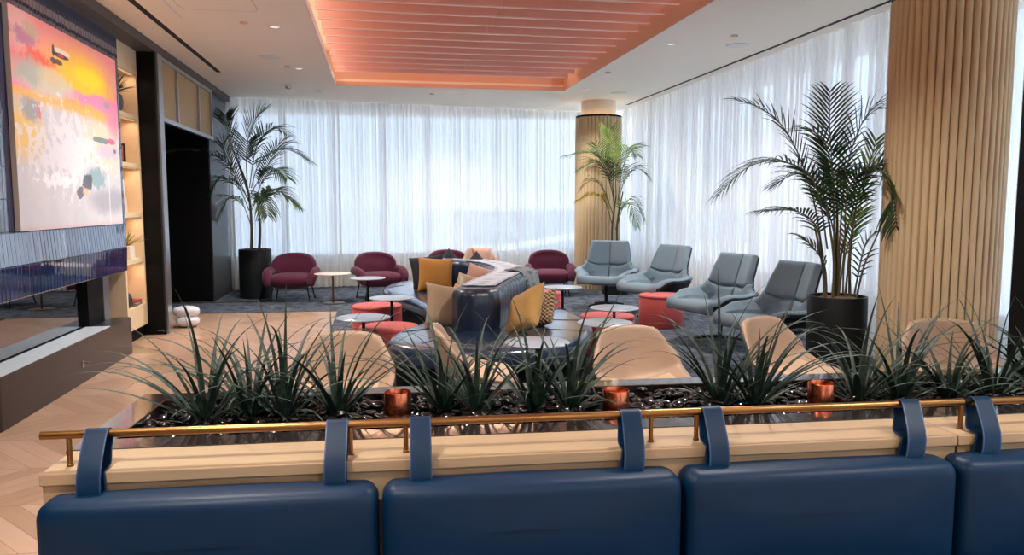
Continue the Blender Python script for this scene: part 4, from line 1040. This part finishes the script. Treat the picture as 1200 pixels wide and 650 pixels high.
# backrest: S-shaped wall with rounded end and channel tufting
bpath = catmull([Vector(p) for p in ((.90, 7.12, 0), (1.10, 7.7, 0), (1.35, 8.35, 0), (1.53, 9.05, 0), (1.52, 9.8, 0), (1.32, 10.42, 0), (1.08, 10.74, 0), (.84, 10.92, 0))], 14)
HW = .235
def outline(path, hw, chan, depth):
    n = len(path); L = []; Rr = []
    T = [(path[min(i + 1, n - 1)] - path[max(0, i - 1)]).normalized() for i in range(n)]
    for p, t in zip(path, T):
        nn = Vector((-t.y, t.x, 0)); L.append(p + nn * hw); Rr.append(p - nn * hw)
    cap0 = [path[0] + (Vector((-T[0].y, T[0].x, 0)) * math.cos(a) - T[0] * math.sin(a)) * hw for a in [PI * k / 14 for k in range(1, 14)]]
    cap1 = [path[-1] + (Vector((T[-1].y, -T[-1].x, 0)) * math.cos(a) + T[-1] * math.sin(a)) * hw for a in [PI * k / 14 for k in range(1, 14)]]
    P = L[::-1] + cap0 + Rr + cap1
    return P
raw = outline(bpath, HW, .16, .02)
# resample the outline evenly and scallop it
def resample(P, step):
    n = len(P); seg = [(P[(i + 1) % n] - P[i]).length for i in range(n)]; tot = sum(seg); m = int(tot / step); out = []; i = 0; acc = 0
    for k in range(m):
        x = k * tot / m
        while acc + seg[i] < x: acc += seg[i]; i += 1
        out.append(P[i].lerp(P[(i + 1) % n], (x - acc) / seg[i]))
    return out, tot
rs_, tot = resample(raw, .02); nsc = round(tot / .16); per = len(rs_) / nsc
rs0 = rs_
nR = len(rs_)
nor = [Vector((-(rs_[(i + 1) % nR] - rs_[i - 1]).y, (rs_[(i + 1) % nR] - rs_[i - 1]).x, 0)).normalized() for i in range(nR)]
area = sum(rs_[i].x * rs_[(i + 1) % nR].y - rs_[(i + 1) % nR].x * rs_[i].y for i in range(nR)); sgn = 1 if area > 0 else -1
def lay(d, z, sc_):
    return [rs_[i] + nor[i] * sgn * (d + .016 * sc_ * (1 - abs(math.sin(PI * i / per)) ** .6)) - Vector((SX, SY, 0)) + Vector((0, 0, z)) for i in range(nR)]
bk = BM(); rr_ = [ring(bk, lay(d, z, s_)) for d, z, s_ in ((.01, .41, .5), (.0, .46, 1), (-.005, .66, 1), (.0, .74, 1), (.014, .775, 1), (.045, .80, 1), (.085, .808, .6), (.12, .806, .2))]
for a, b in zip(rr_, rr_[1:]): bridge(bk, a, b)
bk.faces.new(rr_[0][::-1]); bk.faces.new(rr_[-1])
obj('backrest', bk, 'navysofa', sofa, ang=75)
# throw on the backrest top
def strip(path, hw, z, name, m, label, cat, thick=.008, zfn=None):
    bm = BM(); uvl = bm.loops.layers.uv.new('UVMap'); n = len(path); top = []; bot = []; nv = 12
    for i, p in enumerate(path):
        t = (path[min(i + 1, n - 1)] - path[max(0, i - 1)]).normalized(); nn = Vector((-t.y, t.x, 0)); a = []; b = []
        for j in range(nv + 1):
            v = -1 + 2 * j / nv; qz = z + (zfn(i / (n - 1), v) if zfn else 0) + .002 * math.sin(i * 1.3 + j)
            a.append(bm.verts.new(p + nn * hw * v + Vector((0, 0, qz + thick)))); b.append(bm.verts.new(p + nn * hw * v + Vector((0, 0, qz))))
        top.append(a); bot.append(b)
    def uvq(f, i, j, order):
        for lp, (di, dj) in zip(f.loops, order): lp[uvl].uv = ((i + di) / (n - 1), (j + dj) / nv)
    for i in range(n - 1):
        for j in range(nv):
            f = bm.faces.new((top[i][j], top[i][j + 1], top[i + 1][j + 1], top[i + 1][j])); uvq(f, i, j, ((0, 0), (0, 1), (1, 1), (1, 0)))
            f = bm.faces.new((bot[i][j], bot[i + 1][j], bot[i + 1][j + 1], bot[i][j + 1])); uvq(f, i, j, ((0, 0), (1, 0), (1, 1), (0, 1)))
        bm.faces.new((top[i][0], top[i + 1][0], bot[i + 1][0], bot[i][0])); bm.faces.new((top[i][nv], bot[i][nv], bot[i + 1][nv], top[i + 1][nv]))
    bm.faces.new([top[0][j] for j in range(nv + 1)] + [bot[0][j] for j in range(nv, -1, -1)]); bm.faces.new([top[-1][j] for j in range(nv, -1, -1)] + [bot[-1][j] for j in range(nv + 1)])
    o = obj(name, bm, m, ang=60); tag(o, label, cat); return o
strip(bpath[2:72], .165, .812 + .009, 'throw_blanket', 'throw', 'pale patterned throw laid along the top of the sofa backrest', 'blanket')
gp = [Vector((1.60 + .02 * k, 8.9 - .02 * k, 0)) for k in range(2)]
gt = catmull([Vector((1.50, 8.75, .845)), Vector((1.62, 8.7, .84)), Vector((1.71, 8.66, .79)), Vector((1.755, 8.64, .66)), Vector((1.80, 8.6, .50)), Vector((1.86, 8.57, .45)), Vector((1.97, 8.5, .445))], 6)
gb = BM(); uvl = gb.loops.layers.uv.new('UVMap'); wv = Vector((.18, .36, 0)).normalized(); rowsT = []; rowsB = []
for i, p in enumerate(gt):
    d = (gt[min(i + 1, len(gt) - 1)] - gt[max(0, i - 1)]).normalized(); nn = wv.cross(d) * -1
    if nn.z < 0 and abs(nn.z) > .3: nn = -nn
    a = [gb.verts.new(p + wv * (.26 * (-1 + 2 * j / 10)) + Vector((.012, 0, .004)) * math.sin(j * 1.7 + i * .3) * 1.0 + Vector((.008, 0, .008))) for j in range(11)]
    b = [gb.verts.new(p + wv * (.26 * (-1 + 2 * j / 10)) + Vector((.012, 0, .004)) * math.sin(j * 1.7 + i * .3)) for j in range(11)]
    rowsT.append(a); rowsB.append(b)
for i in range(len(gt) - 1):
    for j in range(10):
        f = gb.faces.new((rowsT[i][j], rowsT[i][j + 1], rowsT[i + 1][j + 1], rowsT[i + 1][j]))
        for lp, (di, dj) in zip(f.loops, ((0, 0), (0, 1), (1, 1), (1, 0))): lp[uvl].uv = ((i + di) / len(gt), (j + dj) / 10)
        gb.faces.new((rowsB[i][j], rowsB[i + 1][j], rowsB[i + 1][j + 1], rowsB[i][j + 1]))
    gb.faces.new((rowsT[i][0], rowsT[i + 1][0], rowsB[i + 1][0], rowsB[i][0])); gb.faces.new((rowsT[i][10], rowsB[i][10], rowsB[i + 1][10], rowsT[i + 1][10]))
gb.faces.new(rowsT[0] + rowsB[0][::-1]); gb.faces.new(rowsT[-1][::-1] + rowsB[-1])
tag(obj('throw_blanket', gb, 'greythrow', ang=60), 'grey striped throw hanging over the outer side of the sofa backrest', 'blanket')

# ------------------------------------------------------------------ pillows
def pillow(loc, size, thick, rot, m, label, seed=0):
    bm = BM(); n = 18; r = random.Random(seed); T = []; Bt = []
    ph = r.uniform(0, 6)
    for i in range(n + 1):
        a = []; b = []
        for j in range(n + 1):
            x = -1 + 2 * i / n; y = -1 + 2 * j / n; h = (max(0, (1 - x ** 4) * (1 - y ** 4))) ** .55 * (1 - .25 * (x * x + y * y) / 2)
            h *= 1 - .12 * math.exp(-((x - .05) ** 2) * 14) * max(0, y)         # soft dent at the top edge
            px = x * (1 - .07 * (1 - y * y)); py = y * (1 - .07 * (1 - x * x)); wr = .05 * math.sin(5 * x + ph + 3 * y) * h
            P = Vector((px * size / 2, py * size / 2, 0)); edge = .003
            a.append(bm.verts.new(P + Vector((0, 0, (h + wr) * thick / 2 + edge)))); b.append(bm.verts.new(P - Vector((0, 0, (h - wr) * thick / 2 + edge))))
        T.append(a); Bt.append(b)
    for i in range(n):
        for j in range(n): bm.faces.new((T[i][j], T[i][j + 1], T[i + 1][j + 1], T[i + 1][j])); bm.faces.new((Bt[i][j], Bt[i + 1][j], Bt[i + 1][j + 1], Bt[i][j + 1]))
    for i in range(n):
        for (k) in (0, n):
            q_ = (T[i][k], T[i + 1][k], Bt[i + 1][k], Bt[i][k]); bm.faces.new(q_ if k == 0 else q_[::-1])
            q_ = (T[k][i], Bt[k][i], Bt[k][i + 1], T[k][i + 1]); bm.faces.new(q_ if k == 0 else q_[::-1])
    o = obj('throw_pillow', bm, m, ang=85); o.location = loc; o.rotation_euler = tuple(R(v) for v in rot)
    tag(o, label, 'pillow', 'throw pillows on the sofa'); return o
# rot: X tilt from lying to standing (90 = upright facing -y), then Z turn
pillow((.74, 10.22, .645), .47, .16, (76, 4, 4), 'mustard', 'mustard yellow square pillow standing on the far inner seat of the sofa', 1)
pillow((.66, 10.50, .655), .47, .14, (74, -6, 4), 'blackpillow', 'black pillow peeping out behind the mustard yellow one', 2)
pillow((.66, 7.42, .60), .46, .17, (58, 10, 8), 'champagne', 'champagne satin pillow nearest the viewer on the inner sofa seat', 3)
pillow((.98, 8.22, .62), .42, .15, (60, 14, -20), 'champagne', 'champagne satin pillow leaning behind the front champagne one', 4)
pillow((.84, 7.86, .56), .34, .12, (56, 30, -10), 'copperpillow', 'small copper satin pillow wedged between two champagne pillows', 8)
pillow((1.17, 8.92, .645), .44, .15, (68, 14, -30), 'pink', 'dusty pink pillow on the inner sofa seat below the pale throw', 5)
pillow((1.20, 8.62, .60), .32, .12, (64, 20, -50), 'darkgrey', 'charcoal patterned pillow in front of the dusty pink one', 6)
pillow((1.02, 11.28, .66), .40, .13, (84, 45, 5), 'darkgrey', 'charcoal pillow with one corner up behind the far sofa back', 7)
pillow((1.40, 11.1, .64), .38, .13, (84, 45, -15), 'darkgrey', 'second charcoal pillow corner behind the far sofa bend', 9)
pillow((1.31, 6.86, .615), .46, .17, (58, -24, -58), 'ochre', 'ochre yellow pillow leaning on the outer end of the sofa back', 10)
pillow((1.52, 7.22, .56), .40, .14, (54, -22, -50), 'weave', 'chunky woven brown pillow behind the ochre yellow one', 11)
pillow((1.76, 13.12, .66), .36, .12, (72, 0, 10), 'pink', 'pale pink pillow on the tan chair far behind the sofa', 12)

# ------------------------------------------------------------------ things on the bookcase
def leafball(bm, c, n, L, w, seed, upw=.5):
    r = random.Random(seed)
    for k in range(n):
        az = r.uniform(0, 6.28); el = R(r.uniform(15, 85)); d = Vector((math.cos(az) * math.cos(el), math.sin(az) * math.cos(el), math.sin(el))); sd = d.cross(Vector((0, 0, 1))).normalized(); p = Vector(c); Lk = L * r.uniform(.6, 1.1); prev = None
        nn = sd.cross(d)
        for i in range(5):
            f = i / 4; ww = w * (1 - f ** 2) * (.6 + f) + .0004
            a, b, e = bm.verts.new(p + sd * ww), bm.verts.new(p - sd * ww), bm.verts.new(p - nn * ww * .6)
            if prev: bm.faces.new((prev[0], prev[2], e, a)); bm.faces.new((prev[2], prev[1], b, e)); bm.faces.new((prev[1], prev[0], a, b))
            prev = (a, b, e); p = p + d * (Lk / 4); d = (d + Vector((0, 0, -.12))).normalized()
v1 = thing('vase_with_foliage', 'slate vase with dark leafy twigs on the top lit shelf', 'vase', (-2.93, 9.52, SH[3]))
obj('vase', lat([(.055, 0), (.085, .06), (.092, .13), (.08, .20), (.045, .235), (.05, .25), (.04, .245), (.0001, .2)], seg=28, cap1=False), 'vase', v1)
fb = BM(); leafball(fb, (0, 0, .23), 40, .26, .014, 4); obj('foliage', fb, 'shrub', v1, ang=80)
pf = thing('picture_frame', 'small dark wooden picture frame on the second lit shelf', 'picture frame', (-2.92, 9.56, SH[2]), R(-30))
obj('frame', boxes([(-.09, .09, -.008, .008, 0, .02), (-.09, .09, -.008, .008, .2, .22), (-.09, -.07, -.008, .008, .02, .2), (.07, .09, -.008, .008, .02, .2)]), 'hearth', pf, smooth=False)
obj('print', bx(-.07, .07, -.002, .004, .02, .2), 'copperpillow', pf, smooth=False); obj('easel_leg', bx(-.02, .02, .01, .06, 0, .012), 'hearth', pf, smooth=False)
sp_ = BM(); prism(sp_, [(-.10, 0), (.10, 0), (.10, .12), (.06, .20), (.0, .38), (-.04, .22), (-.10, .1)], 'x', -.02, .02)
so = obj('shelf_sculpture', sp_, 'paper', bevel=.006); so.location = (-2.92, 9.60, SH[1]); tag(so, 'white pointed sculpture on the middle lit shelf', 'sculpture')
bo = lat([(.03, 0), (.035, .05), (.03, .12), (.012, .15), (.012, .2), (.016, .24), (.001, .25)], seg=20, cap1=False)
o = obj('bottle_ornament', bo, 'copperpillow'); o.location = (-2.88, 9.42, SH[1]); tag(o, 'small brown ornament beside the white pointed sculpture', 'ornament')
v2 = thing('shelf_planter', 'white square pot with yellow-green spiky leaves on the lower lit shelf', 'plant', (-2.90, 9.56, SH[0]))
obj('pot', bx(-.075, .075, -.085, .085, 0, .15), 'paper', v2, bevel=.006); fb = BM(); leafball(fb, (0, 0, .14), 46, .24, .011, 6); obj('foliage', fb, 'succulent', v2, ang=80)
o = obj('book', boxes([(-.11, .11, -.15, .15, 0, .035)]), 'greybook', bevel=.003); o.location = (-2.91, 9.62, .401); o.rotation_euler = (0, 0, R(4)); tag(o, 'grey hardcover book lying at the bottom of the lit bookcase', 'book', 'books on the bottom shelf')
o = obj('book', boxes([(-.10, .10, -.14, .14, 0, .03)]), 'redbook', bevel=.003); o.location = (-2.91, 9.61, .4365); o.rotation_euler = (0, 0, R(-3)); tag(o, 'red hardcover book on top of the grey book', 'book', 'books on the bottom shelf')
o = obj('stone_vase', lat([(.07, 0), (.1, .04), (.105, .10), (.085, .16), (.05, .185), (.04, .18), (.0001, .15)], seg=28, cap1=False), 'charcoalvase'); o.location = (-2.90, 9.36, .401); tag(o, 'dark round vase beside the books on the bottom shelf', 'vase')
# rounded white shape by the pillar, built as two crumpled lobes
wbm = BM(); rb_ = random.Random(5)
superell(wbm, (0, 0, .075), (.15, .12, .074), 2.4, 22, 14, lambda p: p + Vector((rb_.uniform(-.006, .006), rb_.uniform(-.006, .006), rb_.uniform(-.002, .006))))
superell(wbm, (-.02, .02, .20), (.17, .12, .075), 2.4, 22, 14, lambda p: p + Vector((rb_.uniform(-.006, .006), rb_.uniform(-.006, .006), rb_.uniform(-.004, .004))))
o = obj('floor_white_shape', wbm, 'lobewhite', subsurf=1); o.location = (-2.46, 10.45, 0); tag(o, 'crumpled white rounded shape on the wood floor behind the black pillar', 'bag')

# ------------------------------------------------------------------ outside
gm = BM(); prism(gm, [(-500, 18), (700, 18), (700, 900), (-500, 900)], 'z', -4.3, -4.2); prism(gm, [(7, -300), (700, -300), (700, 18), (7, 18)], 'z', -4.3, -4.2)
struct('ground', gm, 'ground')
tb = thing('terminal_building', 'pale low airport building seen faintly through the far curtain', 'building', (34, 110, -4.2))
obj('wall', bx(-22, 22, 0, 14, 0, 4.6), 'far', tb, smooth=False); obj('roof', bx(-23, 23, -1, 15, 4.6, 5.1), 'white', tb, smooth=False)
jb = thing('boarding_bridge', 'pale sloping boarding bridge seen faintly through the far curtain', 'boarding bridge', (9, 44, -4.2), R(20))
jm = BM(); prism(jm, [(-9, .4), (9, 2.6), (9, 4.6), (-9, 2.4)], 'y', -1.4, 1.4); obj('tunnel', jm, 'far', jb, smooth=False); obj('pillar_leg', boxes([(-.3, .3, -.8, .8, 0, 1.6)]), 'white', jb, smooth=False)

# ------------------------------------------------------------------ light
w = bpy.data.worlds.new('sky'); sc.world = w; w.use_nodes = True; t = NT(w); bg = t.n['Background']
tc = t.new('ShaderNodeTexCoord'); sx = t.new('ShaderNodeSeparateXYZ'); t.link(tc.outputs['Generated'], sx.inputs[0])
rp = t.new('ShaderNodeValToRGB'); t.link(sx.outputs['Z'], rp.inputs[0])
cr = rp.color_ramp; cr.elements[0].position = 0.0; cr.elements[0].color = (.86, .90, .95, 1); cr.elements[1].position = .6; cr.elements[1].color = (.54, .71, .96, 1)
e = cr.elements.new(.08); e.color = (.72, .83, .97, 1)
t.link(rp.outputs[0], bg.inputs['Color']); bg.inputs['Strength'].default_value = 4.1
def area(name, loc, rot, sx_, sy_, energy, color, portal=False):
    l = bpy.data.lights.new(name, 'AREA'); l.shape = 'RECTANGLE'; l.size = sx_; l.size_y = sy_; l.energy = energy; l.color = color
    if portal: l.cycles.is_portal = True
    o = bpy.data.objects.new(name, l); col.objects.link(o); o.location = loc; o.rotation_euler = rot; return o
area('window_portal', (1.4, yback(1.4, .6), 2.0), (R(-90), 0, math.atan(.162)), 8.0, 2.9, 1, (1, 1, 1), True)
area('window_portal', (5.6, 4.4, 2.0), (0, R(90), 0), 2.9, 23, 1, (1, 1, 1), True)
area('window_portal', (.9, YF - .25, 1.95), (R(90), 0, 0), 5.4, 2.1, 1, (1, 1, 1), True)
su = bpy.data.lights.new('sun', 'SUN'); su.energy = 12.0; su.angle = R(3); su.color = (1, .95, .86); so_ = bpy.data.objects.new('sun', su); col.objects.link(so_); so_.rotation_euler = (0, R(-32), 0)
# visible downlights, plus unseen fill lamps added above and behind the viewer
for x, y in ((-1.06, 8.75), (-1.06, 11.35), (3.46, 8.87), (1.55, 13.6), (3.42, 12.6), (-1.06, 4.2), (-1.06, 1.6), (2.2, 4.4), (3.2, 1.2), (-1.06, -1.4), (1.2, -1.2), (3.6, -1.6), (-1.06, -4.2), (1.2, -4.2), (3.6, -4.2)):
    l = bpy.data.lights.new('downlight_and_fill', 'SPOT'); l.energy = 120; l.spot_size = R(135); l.spot_blend = .9; l.shadow_soft_size = .06; l.color = (1, .95, .89)
    o = bpy.data.objects.new('downlight_and_fill', l); col.objects.link(o); o.location = (x, y, CZ - .03)
for y in (6.7, 7.7, 8.7):  # spots without visible fixtures, added to brighten the painting
    l = bpy.data.lights.new('added_painting_spot', 'SPOT'); l.energy = 28; l.spot_size = R(80); l.spot_blend = .8; l.shadow_soft_size = .05; l.color = (1, .95, .88)
    o = bpy.data.objects.new('added_painting_spot', l); col.objects.link(o); o.location = (-.95, y, CZ - .03); o.rotation_euler = (0, R(50), 0)
for k in range(12):      # uplights on the ring of the far column
    l = bpy.data.lights.new('column_uplight', 'POINT'); l.energy = .09; l.shadow_soft_size = .03; l.color = (1, .62, .36)
    a_ = R(30 * k + 10); o = bpy.data.objects.new('column_uplight', l); col.objects.link(o); o.location = (4.07 + .40 * math.cos(a_), 14.02 + .40 * math.sin(a_), 3.235)
# cove LEDs of the coffer
area('cove_lamp', (CX0 - .12, 7.0, CZ + .16), (0, R(-125), 0), .08, 11, 13, (1, .74, .60))
area('cove_lamp', (1.2, CY1 - .1, CZ + .2), (R(-125), 0, 0), 3.2, .06, 4.0, (1, .60, .36))
area('cove_lamp', (CX1 - .1, 7.0, CZ + .2), (0, R(135), 0), .06, 11, 3, (1, .72, .58))
for z in (.88, 1.42, 1.99, 2.55, 3.08): area('shelf_lamp', (-2.85, 9.49, z), (0, 0, 0), .05, .55, .5, (1, .66, .42))

sc.view_settings.view_transform = 'Standard'; sc.view_settings.look = 'None'; sc.view_settings.gamma = 1.0; sc.view_settings.exposure = 1.55; sc.view_settings.use_curve_mapping = False
cy = sc.cycles
cy.use_denoising = True; cy.max_bounces = 8; cy.diffuse_bounces = 5; cy.glossy_bounces = 4; cy.transmission_bounces = 6; cy.transparent_max_bounces = 24; cy.caustics_reflective = False; cy.caustics_refractive = False
cy.sample_clamp_indirect = 8.0
